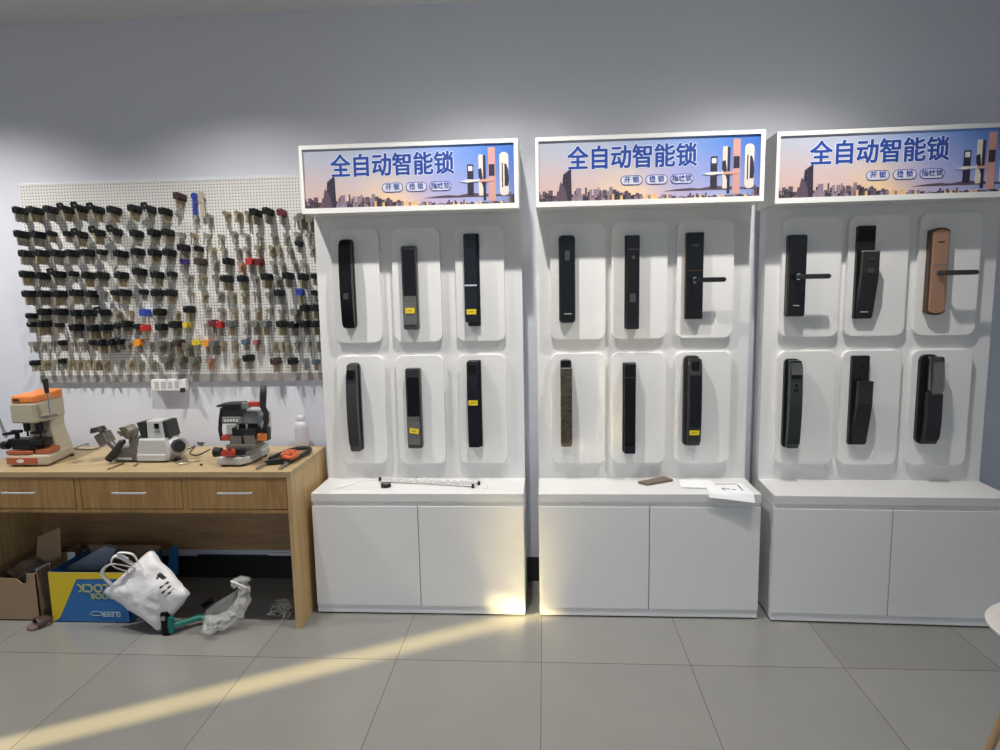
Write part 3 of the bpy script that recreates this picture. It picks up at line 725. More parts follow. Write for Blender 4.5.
for x in (-2.148, -1.640): box(bm, x, x + .024, TY0 + .004, TY0 + .36, .57, TZ - .026)
W_('divider', bm, 'wood_front')
for x0, x1 in ((-2.672, -2.152), (-2.121, -1.643), (-1.613, -1.156)):
    bm = B(); box(bm, x0, x1, TY0 + .003, TY0 + .34, .573, TZ - .029); d = W_('drawer', bm, 'wood_front')
    cx = (x0 + x1) / 2 - (.005 if x0 > -2 else 0); bm = B(); box(bm, cx - .08, cx + .08, TY0 - .016, TY0 - .010, .645, .654, bev=.002)
    for s in (-.07, .07): cyl(bm, (cx + s, TY0 - .012, .6495), (cx + s, TY0 + .004, .6495), .003, n=8)
    W_('handle', bm, 'chrome' if 0 else 'silver_enamel', d)

# ------------------------------------------------------------------ key machines
t = thing('key_machine', 'beige and orange vertical key-cutting machine with two lever arms on the workbench', 'key machine', (-2.44, .05, TZ))
P = lambda name, bm, m, par=None, bev=0: obj(name, bm, m, par or t, bevel=bev)
bm = B(); prism(bm, [(-2.545, -.045), (-2.530, -.062), (-2.350, -.062), (-2.335, -.045), (-2.375, .165), (-2.385, .175), (-2.535, .175), (-2.545, .165)], 'z', TZ + .006, .800, 0, bev=.010); base = P('base', bm, 'beige_enamel')
bm = B(); box(bm, -2.535, -2.385, -.067, -.055, .757, .790, bev=.003); P('front_plate', bm, 'rust_enamel', base)
bm = B(); prism(bm, [(-2.465 + .018 * math.cos(a * PI / 8), .774 + .009 * math.sin(a * PI / 8)) for a in range(16)], 'y', -.0695, -.066); P('badge', bm, 'white_ink', base)
bm = B()
for x in (-2.52, -2.37):
    for y in (-.03, .14):
        bm = B(); cyl(bm, (x, y, TZ), (x, y, TZ + .01), .012); P('rubber_foot', bm, 'black_base', base)
bm = B()
ring0 = [(-2.525, .06), (-2.372, .055), (-2.378, .17), (-2.525, .17)]; ring1 = [(-2.51, .06), (-2.392, .055), (-2.405, .165), (-2.51, .165)]
a = [bm.verts.new((x, y, .795)) for x, y in ring0]; b = [bm.verts.new((x, y, .90)) for x, y in ring1]; c = [bm.verts.new((x, y, 1.04)) for x, y in ring1]
for l0, l1 in ((a, b), (b, c)):
    for i in range(4): bm.faces.new((l0[i], l0[(i + 1) % 4], l1[(i + 1) % 4], l1[i]))
bm.faces.new(a[::-1]); bm.faces.new(c); P('column', bm, 'beige_enamel', bev=.006)
head = [(-2.503, -.045), (-2.396, -.050), (-2.380, -.035), (-2.385, .06), (-2.405, .17), (-2.515, .17)]
bm = B(); prism(bm, head, 'z', .950, 1.045, 0, bev=.008); hd = P('head_housing', bm, 'beige_enamel')
bm = B(); pts = [(x + (.002 if x < -2.4 else -.002), y + .002) for x, y in head]
a = [bm.verts.new((x, y, 1.044)) for x, y in pts]; b = [bm.verts.new((x * .985 + -2.42 * .015, y * .97 + .002, 1.080 + .006 * (y > .1))) for x, y in pts]
for i in range(6): bm.faces.new((a[i], a[(i + 1) % 6], b[(i + 1) % 6], b[i]))
bm.faces.new(a[::-1]); bm.faces.new(b); P('top_cover', bm, 'orange_enamel', bev=.008)
bm = B(); prism(bm, [(-2.47 + .018 * math.cos(a * PI / 8), 1.062 + .006 * math.sin(a * PI / 8)) for a in range(16)], 'y', -.0475, -.04); P('badge', bm, 'dark_ink', hd)
bm = B(); cyl(bm, A(50, 413, -.055), A(47, 392, -.06), .004); lv = P('feed_lever', bm, 'chrome')
bm = B(); cyl(bm, A(47, 393, -.06), A(45, 379, -.062), .009, .013, 14); P('lever_grip', bm, 'cable_black', lv)
bm = B(); prism(bm, [(A(46, 417, -.052).x + .020 * math.cos(a * PI / 8), A(46, 417, -.052).z + .008 * math.sin(a * PI / 8)) for a in range(16)], 'y', -.060, .0); P('lever_boss', bm, 'cast_metal', lv)
bm = B(); cyl(bm, (-2.562, -.02, .875), (-2.61, -.02, 1.045), .006); lv = P('clamp_lever', bm, 'brushed_steel')
bm = B(); cyl(bm, (-2.575, -.03, .842), (-2.545, -.03, .842), .02, .02, 12); cyl(bm, (-2.575, -.02, .893), (-2.52, -.02, .900), .008, .008, 10); P('clamp_knob', bm, 'satin_black', lv)
bm = B(); box(bm, -2.548, -2.362, -.035, .02, .838, .872, bev=.004); box(bm, -2.52, -2.40, -.045, .03, .825, .842, bev=.003)
cyl(bm, (-2.515, -.01, .87), (-2.515, -.01, .91), .010); box(bm, -2.54, -2.49, -.02, .0, .898, .912, bev=.003); box(bm, -2.43, -2.37, -.05, -.03, .845, .868, bev=.003); P('carriage', bm, 'satin_black')
bm = B(); cyl(bm, (-2.465, -.005, .905), (-2.465, -.005, .952), .013, .016); cyl(bm, (-2.465, -.005, .88), (-2.465, -.005, .905), .005); cyl(bm, (-2.405, .0, .90), (-2.405, .0, .952), .018, .022)
cyl(bm, (-2.405, .0, .875), (-2.405, .0, .90), .004); box(bm, -2.44, -2.39, -.02, .02, .893, .903); P('spindle', bm, 'satin_black')
bm = B(); prism(bm, rr(-2.548, -2.415, -.058, .04, .015), 'z', .803, .818, 0, bev=.004); prism(bm, rr(-2.408, -2.345, -.045, .045, .008), 'z', .803, .824, 0, bev=.003)
P('chip_tray', bm, 'rust_enamel')

t = thing('key_machine', 'low silver key-duplicating machine with black knob and side lever, the middle machine on the bench', 'key machine', (-1.95, .08, TZ))
def pb(bm, px0, py0, px1, py1, y0, y1, bev=.003, mi=0):
    a = A(px0, py1, y0); b = A(px1, py0, y0); box(bm, a.x, b.x, y0, y1, a.z, b.z, mi, bev)
bm = B(); a = A(112, 452, .03); b = A(169, 461, .02)
box(bm, a.x, -1.93, .02, .14, TZ + .008, a.z, 0, .004); P('bed', bm, 'grey_enamel')
bm = B(); box(bm, -2.045, -1.975, .0165, .021, .757, .770); P('nameplate', bm, 'white_ink')
zt = A(142, 439, .02).z
bm = B(); prism(bm, [(-1.945, TZ + .006), (-1.79, TZ + .006), (-1.775, .79), (-1.80, zt), (-1.93, zt), (-1.945, .80)], 'y', .012, .14, 0, bev=.008); body = P('body', bm, 'silver_enamel')
bm = B(); box(bm, -1.942, -1.80, .004, .014, TZ + .008, .785, bev=.004); P('lower_cover', bm, 'silver_enamel', body)
bm = B(); cyl(bm, (-1.79, .07, .815), (-1.745, .045, .815), .045, .042, 20); P('motor_housing', bm, 'silver_enamel')
bm = B(); c0 = Vector((-1.752, .035, .822)); cyl(bm, c0, c0 + Vector((.022, -.022, 0)), .031, .028, 22); P('black_knob', bm, 'charcoal')
bm = B(); a = A(146, 421, .03); b = A(164, 440, .03)
prism(bm, [(a.x, b.z), (b.x + .005, b.z), (b.x - .005, a.z), (a.x, a.z)], 'y', .03, .12, 0, bev=.004); con = P('console', bm, 'silver_enamel')
bm = B(); c_ = A(157, 426, .03); box(bm, c_.x - .014, c_.x + .01, .026, .032, c_.z - .012, c_.z + .012, bev=.002); P('switch', bm, 'gloss_black', con)
bm = B()
for s in (-.008, .008): cyl(bm, (c_.x + s, .031, c_.z - .028), (c_.x + s, .026, c_.z - .028), .005, n=10)
P('buttons', bm, 'cast_metal', con)
bm = B(); a = A(136.5, 422, .03); b = A(146.5, 438, .03); prism(bm, [(a.x, a.z - .004), (a.x + .018, b.z), (b.x, b.z), (b.x, a.z + .002)], 'y', .03, .10); P('guard_hood', bm, 'charcoal')
bm = B(); a = A(161, 421, .05); b = A(171, 437, .05); prism(bm, [(a.x, b.z), (b.x + .004, b.z), (b.x - .010, a.z), (a.x - .004, a.z)], 'y', .035, .13, 0, bev=.004); P('rear_case', bm, 'charcoal')
bm = B(); c0 = A(127, 431, .04); c1 = A(137, 440, .04)
cyl(bm, (c0.x + .012, .01, c0.z - .004), (c0.x + .030, .05, c0.z + .004), .031, .031, 20); cyl(bm, (c0.x - .018, .02, c0.z), (c0.x - .002, .05, c0.z), .022, .022, 14); cyl(bm, (c0.x - .035, .03, c0.z), (c0.x + .02, .03, c0.z), .012); P('cutter_wheel', bm, 'cast_metal')
bm = B(); box(bm, c1.x - .03, c1.x + .018, .02, .08, .80, .865, 0, .004); box(bm, c1.x - .085, c1.x - .03, .02, .07, .79, .815, 0, .004); cyl(bm, (c1.x - .01, .03, .865), (c1.x + .012, .03, .905), .013, .010); prism(bm, [(c1.x - .11, .79), (c1.x + .01, .79), (c1.x - .02, .81), (c1.x - .08, .81)], 'y', .01, .09); P('key_vise', bm, 'cast_metal')
bm = B(); c0 = A(105, 438, .06); bmesh.ops.rotate(box(bm, c0.x - .028, c0.x + .028, .03, .09, c0.z - .03, c0.z + .03, 0, .006), verts=bm.verts, cent=c0, matrix=Matrix.Rotation(-.45, 3, 'Y')); cyl(bm, c0, c0 + Vector((.05, 0, -.05)), .016); P('clamp_block', bm, 'cast_metal')
bm = B(); c0 = A(100.5, 429, .06); cyl(bm, c0 + Vector((.004, -.02, -.008)), c0 + Vector((0, -.02, .014)), .037, .030, 20); cyl(bm, c0 + Vector((.004, 0, -.008)), c0 + Vector((.014, 0, -.035)), .012, .008, 10); P('clamp_knob', bm, 'cable_black')
bm = B(); a = A(122, 442, .0); b = A(108.5, 461, -.01); tube(bm, [a + Vector((.012, .0, 0)), a, (a + b) / 2, b + Vector((0, 0, .006))], [.012, .015, .016, .018], 10); P('side_lever', bm, 'cable_black')
bm = B()
for x in (-2.06, -1.84, -1.765):
    bm = B(); cyl(bm, (x, .05, TZ), (x, .05, TZ + .012), .014); P('rubber_foot', bm, 'black_base')

t = thing('key_machine', 'silver based key machine with tall dark handle and red knobs, beside the spray bottle', 'key machine', (-1.43, .05, TZ))
bm = B(); prism(bm, [(-1.510, -.066), (-1.397, -.070), (-1.365, -.03), (-1.352, .15), (-1.50, .15)], 'z', TZ + .008, TZ + .045, 0, bev=.008)
prism(bm, [(-1.500, -.04), (-1.40, -.045), (-1.37, -.01), (-1.357, .145), (-1.49, .145)], 'z', TZ + .04, TZ + .066, 0, bev=.006); P('base', bm, 'silver_enamel')
bm = B()
for x, y in ((-1.49, -.04), (-1.40, -.04), (-1.37, .12), (-1.48, .12)):
    bm = B(); cyl(bm, (x, y, TZ), (x, y, TZ + .01), .014); P('rubber_foot', bm, 'black_base')
bm = B(); box(bm, -1.475, -1.378, -.062, -.045, .798, .826, 0, .004); P('vise_bar', bm, 'satin_black')
for px in (224, 231):
    bm = B(); c0 = A(px, 453.5, -.08); cyl(bm, c0, c0 + Vector((0, .03, 0)), .016, .016, 12); P('red_knob', bm, 'red_enamel')
bm = B(); c0 = A(214.5, 452, -.02); cyl(bm, c0, c0 + Vector((.035, .0, 0)), .024, .020, 10); P('side_knob', bm, 'satin_black')
bm = B(); pb(bm, 230, 436, 241, 446, -.03, .04); pb(bm, 244, 436, 254, 446, -.03, .04); pb(bm, 226, 445, 256, 449, -.045, .05); P('key_clamps', bm, 'cast_metal')
bm = B(); pb(bm, 221, 436, 229, 441, -.03, .02, .004); P('left_jaw', bm, 'red_enamel')
bm = B(); pb(bm, 257, 434, 265, 441, -.02, .03, .004); P('right_jaw', bm, 'orange_enamel')
bm = B(); pb(bm, 232, 428, 256, 436, -.02, .06); pb(bm, 236, 421, 255, 429, .0, .06); cyl(bm, A(247, 436, -.01), A(247, 424, -.01), .006); cyl(bm, A(237, 436, -.01), A(237, 424, -.01), .005); P('cutter_carriage', bm, 'charcoal')
bm = B(); pb(bm, 254, 414, 262, 437, .03, .13); pb(bm, 227, 424, 256, 438, .09, .14); P('column', bm, 'silver_enamel')
bm = B(); pb(bm, 241.5, 412, 256, 424, -.02, .05, .004); P('spindle_block', bm, 'grey_enamel')
for px in (238, 247):
    bm = B(); cyl(bm, A(px, 424, -.015), A(px, 430, -.015), .007, .005, 12); P('cutter', bm, 'chrome')
bm = B(); a = A(221.5, 404, -.04); b = A(241, 417, -.04); box(bm, a.x, b.x, -.04, .03, b.z, a.z - .004, 0, .004); prism(bm, [(a.x - .022, a.z - .006), (a.x + .01, a.z - .001), (b.x, a.z), (b.x, a.z - .010), (a.x - .022, a.z - .014)], 'y', -.045, .035); P('motor_cover', bm, 'charcoal')
bm = B(); pb(bm, 222, 417, 240, 424, -.045, .08, .003); pn = P('control_panel', bm, 'grey_enamel')
bm = B()
for q in range(5): c0 = A(225 + q * 3, 420.5, -.045); box(bm, c0.x - .005, c0.x + .005, -.047, -.044, c0.z - .005, c0.z + .005)
P('panel_buttons', bm, 'white_ink', pn)
bm = B(); pb(bm, 241, 403, 248, 409, -.03, .0); cyl(bm, A(244, 405, -.02), A(262, 404, -.02), .006); P('link', bm, 'brushed_steel')
bm = B(); pb(bm, 248, 402, 260, 407, -.035, -.01, .004); P('red_arm', bm, 'red_enamel')
bm = B(); tube(bm, [A(263.5, 386, -.03), A(263, 398, -.03), A(263, 407, -.03), A(266, 413, -.03), A(266.5, 421, -.03), A(265, 428, -.02)], [.015, .016, .014, .013, .013, .010], 10); P('main_handle', bm, 'charcoal')
bm = B(); tube(bm, [A(222, 408, -.02), A(220.5, 420, -.02), A(220, 430, -.02), A(222, 440, -.01)], .009, 8); P('left_arm', bm, 'charcoal')
bm = B(); c0 = A(259.5, 419, -.04); cyl(bm, c0, c0 + Vector((0, .05, 0)), .017, .018, 18); P('silver_knob', bm, 'chrome')
bm = B(); pb(bm, 262, 428, 267, 441, .0, .04); P('rear_bracket', bm, 'satin_black')

# spray bottle
p = T(302.5, 447, TZ); p.z = TZ
t = thing('spray_bottle', 'clear plastic bottle with white label and cap, standing at the bench end by the stand', 'bottle', p)
def lathe(bm, c, prof, n=20, mi=0):
    rings = [[bm.verts.new((c[0] + r * math.cos(2 * PI * i / n), c[1] + r * math.sin(2 * PI * i / n), c[2] + z)) for i in range(n)] for r, z in prof]
    for a, b in zip(rings, rings[1:]):
        for i in range(n):
            f = bm.faces.new((a[i], a[(i + 1) % n], b[(i + 1) % n], b[i])); f.smooth = True; f.material_index = mi
    bm.faces.new(rings[0][::-1]); bm.faces.new(rings[-1])
bm = B(); lathe(bm, p, [(.030, 0), (.032, .004), (.032, .115), (.030, .125), (.018, .135), (.015, .14)]); P('bottle_body', bm, 'bottle_clear')
bm = B(); lathe(bm, p, [(.0325, .012), (.0328, .014), (.0328, .105), (.0325, .107)]); P('label_wrap', bm, 'bottle_label')
bm = B(); lathe(bm, p, [(.016, .137), (.018, .139), (.018, .160), (.015, .165), (.006, .168)]); P('cap', bm, 'bottle_clear')

# black tool with orange grip
a = T(266, 460, TZ)
t = thing('hand_tool', 'black U-shaped hand tool with orange-red grip and two steel prongs near the bench corner', 'tool', (a.x, a.y, TZ))
def TT(px, py, z=.012): q = T(px, py, TZ + z); return q
bm = B(); pts = spline([TT(283, 464, .014), TT(300, 456, .014), TT(309, 451, .016), TT(309, 448.5, .016), TT(300, 448.3, .016), TT(288, 451, .016), TT(270, 459, .014)], 5)
tube(bm, pts, .011, 8, flat=.9); P('frame', bm, 'satin_black')
bm = B(); q0, q1 = TT(268, 462.5), TT(286, 460); prism(bm, [(q0.x - .005, q0.y - .022), (q1.x + .012, q1.y - .034), (q1.x + .03, q1.y + .035), (q0.x + .02, q0.y + .028)], 'z', TZ + .004, TZ + .026, 0, bev=.003); P('head_block', bm, 'satin_black')
bm = B(); tube(bm, spline([TT(282, 457, .03), TT(284, 453, .035), TT(290, 451.5, .038), TT(296, 452, .035), TT(297, 455, .03), TT(290, 458, .03), TT(284, 457, .03)], 5), .011, 8)
for q_ in ((286, 455), (291, 454), (295, 455)): blob(bm, TT(*q_, .03), (.02, .016, .014), .5, 3, q_[0], 2)
P('orange_grip', bm, 'red_orange')
for p0, p1 in (((267, 463), (256.5, 468.5)), ((287, 463.5), (279, 468.5))):
    bm = B(); cyl(bm, TT(*p0, .012), TT(*p1, .008), .007, .006, 8); P('steel_prong', bm, 'brushed_steel')

def cable(name, label, pts, r, m='cable_black', cat='cable'):
    bm = B(); tube(bm, spline(pts, 8), r, 7); o = obj(name, bm, m); tag(o, label, cat); return o
cable('power_cable', 'black power cable looping between the middle and the right key machine', [TT(171, 434, .075), TT(178, 438, .055), TT(183, 443, .02), TT(190, 440, .006), TT(200, 443, .006), TT(212, 440, .01), TT(221, 433, .05)], .004)
cable('thin_wire', 'thin dark wire curled on the bench behind the brass hook tool', [TT(176, 451, .006), TT(188, 449, .004), TT(195, 446, .004), TT(190, 453, .003), TT(198, 455, .003), TT(210, 449, .003)], .0025)
cable('thin_wire', 'thin yellowish wire bent between the orange and the middle machine', [TT(75, 448, .003), TT(88, 443.5, .004), TT(101, 442, .004), TT(103, 446, .003), TT(90, 449.5, .003), TT(74, 448.6, .003)], .0028, 'tan_leather')
p = T(186, 461, TZ)
t = thing('hook_tool', 'small brass hook tool with clear loop lying before the middle machine', 'tool', (p.x, p.y, TZ))
bm = B(); tube(bm, spline([TT(176, 463.5, .005), TT(179, 461, .005), TT(187, 461, .005), TT(188, 463, .005), TT(178, 464.5, .005)], 5), .003, 6); P('wire_loop', bm, 'brushed_steel')
bm = B(); cyl(bm, TT(188, 461.5, .006), TT(201, 460, .006), .004, .004, 8); P('brass_shaft', bm, 'brass')
bm = B(); box(bm, TT(201, 463).x - .005, TT(201, 463).x + .006, TT(201, 463).y - .006, TT(201, 463).y + .006, TZ, TZ + .008, 0, .002); P('end_knob', bm, 'dark_ink')
for lab, q0, q1 in (('flat steel file lying under the middle machine, longer of two', (108, 469), (124, 463)), ('short steel file beside the longer one before the middle machine', (134, 466), (138, 463))):
    bm = B(); tube(bm, [TT(*q0, .004), TT(*q1, .004)], .006, 4, flat=.5); o = obj('steel_file', bm, 'cast_metal'); tag(o, lab, 'file')

# ------------------------------------------------------------------ under the bench
t = thing('cardboard_box', 'open brown cardboard box with raised flap under the bench beside the yellow and blue box', 'box', (-2.56, 0, 0))
x0, x1, y0, y1, hh = -2.668, -2.42, -.11, .2, .235
bm = B(); th = .005
prism(bm, [(x0, 0), (x1, 0), (x1, hh), (x1 - .045, hh + .002), (x1 - .05, hh - .045), (x1 - .07, hh - .05), (x1 - .1, hh - .025), (x0, hh - .02)], 'y', y0, y0 + th)
prism(bm, [(y0, 0), (y1, 0), (y1, hh + .03), (y0, hh + .005)], 'x', x1 - th, x1); box(bm, x0, x0 + th, y0, y1, 0, hh); box(bm, x0, x1, y1 - th, y1, 0, hh); box(bm, x0, x1, y0, y1, 0, .006); P('carton', bm, 'cardboard')
bm = B(); a = A(36, 563, .05); b = A(37.5, 537, .05); c = A(60, 527, .05); d = A(61, 560, .05)
prism(bm, [(q.x, q.z) for q in (a, b, c, d)], 'y', .05, .055); P('flap', bm, 'cardboard')
bm = B(); a, b, c, d = A(35, 569, -.02), A(37, 579, -.02), A(50, 573, -.02), A(50, 562, -.02)
prism(bm, [(q.x, q.z) for q in (a, b, c, d)], 'y', -.022, -.02); P('paper_slip', bm, 'smoke' if 0 else 'bottle_label')
bm = B(); blob(bm, (-2.555, .05, .17), (.095, .11, .075), .35, 2.5, 3); o = obj('crumpled_paper', bm, 'brown_paper', smooth=False); tag(o, 'crumpled brown packing paper heaped inside the cardboard box', 'packing paper'); setorigin(o, (-2.555, .05, .17))

BX0, BX1, BY0, BY1, BH = -2.350, -1.965, -.118, .17, .250
t = thing('parts_box', 'yellow and blue printed carton with upside-down lettering under the bench', 'box', (-2.16, .03, 0))
bm = B(); box(bm, BX0, BX1, BY0, BY0 + .004, 0, BH, 0); box(bm, BX0, BX0 + .004, BY0, BY1, 0, BH, 0); box(bm, BX1 - .004, BX1, BY0, BY1, 0, BH, 0); box(bm, BX0, BX1, BY1 - .004, BY1, 0, BH + .02, 1); box(bm, BX0, BX1, BY0, BY1, 0, .004, 1)
P('carton', bm, ['box_blue', 'cardboard'])
w = BX1 - BX0
bm = B(); prism(bm, [(BX0, BH), (BX1, BH), (BX1, BH - .03), (BX0 + .36 * w, BH - .033), (BX0 + .035, .022), (BX0, .0)], 'y', BY0 - .001, BY0 + .001); P('yellow_panel', bm, 'box_yellow')
bm = B(); text_bm(bm, 'LOCK', .058, BX0 + .56 * w, BY0 - .0015, BH - .075, 1, bold=.001, rot180=True); text_bm(bm, 'DOOR', .04, BX0 + .67 * w, BY0 - .0015, BH - .115, 1, bold=.0006, rot180=True)
text_bm(bm, 'ELEIER', .034, BX0 + .76 * w, BY0 - .0015, .045, 0, bold=.0005, rot180=True)
tube(bm, [(BX0 + .57 * w + .03 * math.cos(a * .35), BY0 - .001, .046 + .01 * math.sin(a * .35)) for a in range(19)], .0012, 4)
P('box_lettering', bm, ['box_print', 'box_print_yellow'])
bm = B(); a, b, c, d = A(60, 571, .0), A(104, 571, .0), A(116, 549, .0), A(104, 546, .0)
prism(bm, [(q.x, q.z) for q in (a, b, c, d)], 'y', .0, .03, 0, bev=.004); o = obj('plastic_sleeve', bm, 'grey_plastic_sheet'); tag(o, 'grey translucent plastic sleeve sticking up from the yellow and blue carton', 'plastic sleeve')
bm = B(); a = A(62, 558, .1); box(bm, a.x, a.x + .07, .10, .106, .1, a.z + .03, 0); o = obj('white_card', bm, 'paper'); tag(o, 'small white card peeking from the carton behind the cardboard flap', 'card')
bm = B(); a, b, c, d = A(166, 575, .17), A(178, 575, .17), A(177, 545, .17), A(170, 548, .17)
prism(bm, [(q.x, q.z) for q in (a, b, c, d)], 'y', .172, .177); o = P('rear_flap', bm, 'box_blue'); o.parent = t; 

# white carrier bag
def pillow(bm, q, nrm, thick, n=16, crumple=.012, seed=0, freq=9, pinch=.35, minz=.001):
    q = [Vector(p) for p in q]; nrm = Vector(nrm).normalized(); G = {}
    for s in (1, -1):
        for i in range(n + 1):
            for j in range(n + 1):
                edge = i in (0, n) or j in (0, n)
                if edge and s == -1: G[s, i, j] = G[1, i, j]; continue
                u, v = i / n, j / n
                p = (q[0] * (1 - u) + q[1] * u) * (1 - v) + (q[3] * (1 - u) + q[2] * u) * v
                prof = (1 - abs(2 * u - 1) ** 3) ** .6 * (1 - abs(2 * v - 1) ** 3) ** .6
                p = p + nrm * s * thick * prof * .5
                nn = noise.noise_vector(p * freq + Vector((seed, 0, s * 3))); ridge = 1 - abs(noise.noise(p * freq * 1.7 + Vector((0, seed, s))))
                p = p + nn * crumple + nrm * s * (ridge - .8) * crumple * 1.6
                p.z = max(p.z, minz); G[s, i, j] = bm.verts.new(p)
    for s in (1, -1):
        for i in range(n):
            for j in range(n):
                f = (G[s, i, j], G[s, i + 1, j], G[s, i + 1, j + 1], G[s, i, j + 1])
                if len(set(f)) == 4: fc = bm.faces.new(f); fc.smooth = True
t = thing('carrier_bag', 'white plastic carrier bag with looped handles and dark print, leaning on the printed carton', 'bag', (-1.85, -.15, 0))
q = [A(103, 592, -.17), A(151, 549, -.12), A(190, 594, -.17), A(160, 631, -.20)]
bm = B(); pillow(bm, q, (0, -1, .25), .11, 20, .011, 2, 11, minz=.003); P('bag_body', bm, 'white_bag')
bm = B()
for s, (a, b, c, d) in enumerate((((112, 585), (102, 573), (112, 564), (135, 568)), ((134, 565), (116, 556), (112, 565), (128, 572)), ((128, 560), (118, 553), (132, 554), (138, 562)))):
    tube(bm, spline([A(*a, -.19), A(*b, -.20), A(*c, -.20), A(*d, -.17)], 6), .008, 6, flat=.4)
P('bag_handles', bm, 'white_bag')
bm = B(); nrm = Vector((0, -1, .25)).normalized()
def mark(px, py, w, h, rot=.6):
    c = A(px, py, -.235); m = B(); 
    m.free(); pts = [(-w, -h), (w, -h), (w, h), (-w, h)]
    prism(bm, [(c.x + x * math.cos(rot) - z * math.sin(rot), c.z + x * math.sin(rot) + z * math.cos(rot)) for x, z in pts], 'y', c.y, c.y + .02)
mark(159, 576, .010, .003, -.5); mark(162, 578.5, .009, .003, -.5); mark(157, 578, .003, .006, -.5)
for px, py in ((160, 588), (163, 586), (166, 584), (168, 588), (165, 591), (162, 593), (165, 597), (168, 594), (171, 591)): mark(px, py, .0045, .0015, .7 if (px % 2) else -.6)
P('bag_print', bm, 'dark_ink')

# hammer
t = thing('hammer', 'small hammer with black head and teal handle lying beneath the bench', 'hammer', (-1.7, -.2, 0))
a = T(166, 635, 0); hx, hy = a.x, a.y + .005
bm = B(); prism(bm, rr(hx - .013, hx + .016, .001, .112, .006), 'y', hy - .014, hy + .016, 0, bev=.004); P('hammer_head', bm, 'gloss_black')
bm = B(); cyl(bm, (hx, hy - .012, .085), (hx, hy - .018, .085), .011); P('striking_face', bm, 'brushed_steel')
e = T(210, 618, .03)
bm = B(); tube(bm, [(hx + .01, hy, .045), (hx + .04, hy + .01, .042), (e.x - .05, e.y - .01, .036), (e.x, e.y, .03)], [.016, .013, .015, .014], 10); prism(bm, rr(hx + .014, hx + .036, .01, .085, .005), 'y', hy - .010, hy + .012, 0, bev=.003); P('handle', bm, 'teal_plastic')
cable('black_grip', 'black rubber tool grip lying behind the teal hammer handle', [T(203, 606, .03), T(209, 602, .035), T(213, 600, .04)], .014, 'satin_black', 'tool grip')

# clear bag
t = thing('clear_bag', 'crumpled clear plastic bag tied at the top, on the floor under the bench', 'bag', (-1.5, -.15, 0))
bm = B(); pts = spline([A(236, 577, -.10), A(242, 583, -.10), A(244, 592, -.11), A(242, 604, -.13), A(232, 616, -.16), A(216, 624, -.19), A(203, 630, -.22)], 9)
rad = []
key = [(0, .020), (.12, .034), (.2, .024), (.35, .030), (.55, .034), (.75, .034), (.9, .036), (1, .02)]
for i in range(len(pts)):
    s = i / (len(pts) - 1)
    for (s0, r0), (s1, r1) in zip(key, key[1:]):
        if s0 <= s <= s1: rad.append(r0 + (r1 - r0) * (s - s0) / (s1 - s0)); break
tube(bm, pts, rad, 26); bm.normal_update()
for v in bm.verts:
    v.co += v.normal * (abs(noise.noise(v.co * 21)) * .050 - .012) + noise.noise_vector(v.co * 11) * .022; v.co.z = max(v.co.z, .002)
P('film', bm, 'clear_bag')
bm = B(); pillow(bm, [A(238, 588, -.12), A(205, 610, -.19), A(199, 634, -.22), A(238, 618, -.16)], (0, -1, .4), .07, 14, .010, 5, 16, minz=.002); P('loose_film', bm, 'thin_film')
bm = B(); tube(bm, spline([A(231, 581, -.14), A(238, 584, -.145), A(247, 588, -.13)], 4), .005, 6); P('tie', bm, 'white_bag')
bm = B()
for i in range(14):
    c = Vector(pts[int(len(pts) * R.uniform(.55, .92))]) + Vector((R.uniform(-.02, .02), R.uniform(-.02, .02), R.uniform(-.02, .005)))
    c.z = max(c.z, .014); d = Vector((R.uniform(-1, 1), R.uniform(-1, 1), R.uniform(-.3, .3))).normalized() * .014
    cyl(bm, c - d, c + d, .005, n=8, mi=R.choice((0, 1, 2)))
P('small_fittings', bm, ['brushed_steel', 'teal_plastic', 'charcoal'])

# wire tangle
bm = B(); c0 = T(281, 616, .0)
for i in range(34):
    c = Vector((c0.x + R.uniform(-.035, .04), c0.y + R.uniform(-.04, .04), R.uniform(.01, .075))); r0 = R.uniform(.014, .032); tl = Matrix.Rotation(R.uniform(0, 3), 3, 'X') @ Matrix.Rotation(R.uniform(0, 3), 3, 'Y')
    pp = [c + tl @ Vector((r0 * math.cos(a * .5), r0 * .4 * math.sin(a * .5), .004 * a * .3)) for a in range(13)]
    for q_ in pp: q_.z = max(q_.z, .002)
    tube(bm, pp, .0016, 4)
o = obj('wire_tangle', bm, 'wire'); tag(o, 'tangle of thin silver wire hooks on the floor inside the bench side panel', 'wire'); setorigin(o, (c0.x, c0.y, 0))

# worn slipper by the cardboard box
a = T(27, 631, 0); b = T(52, 622, 0)
t = thing('slipper', 'worn dark brown slipper lying before the two boxes', 'slipper', ((a.x + b.x) / 2, (a.y + b.y) / 2, 0))
bm = B(); dv = (b - a); L_ = dv.length; ang = math.atan2(dv.y, dv.x)
outline = [(0, .0), (.02, .032), (.08, .04), (.13, .036), (.155, .02), (.16, 0), (.155, -.02), (.13, -.034), (.08, -.034), (.02, -.03)]
def rotp(x, y): x *= L_ / .16; return (a.x + x * math.cos(ang) - y * math.sin(ang), a.y + x * math.sin(ang) + y * math.cos(ang))
prism(bm, [rotp(*p_) for p_ in outline], 'z', .001, .014, 0, bev=.003); P('sole', bm, 'tan_leather')
bm = B(); G = []
for i_ in range(9):
    s_ = .055 + .10 * i_ / 8; hw = .038 * (1 - .35 * (i_ / 8) ** 2); hg = .030 * (1 - .5 * (i_ / 8) ** 2) + .012
    G.append([bm.verts.new((*rotp(s_, hw * math.cos(PI * k_ / 10)), .008 + hg * math.sin(PI * k_ / 10))) for k_ in range(11)])
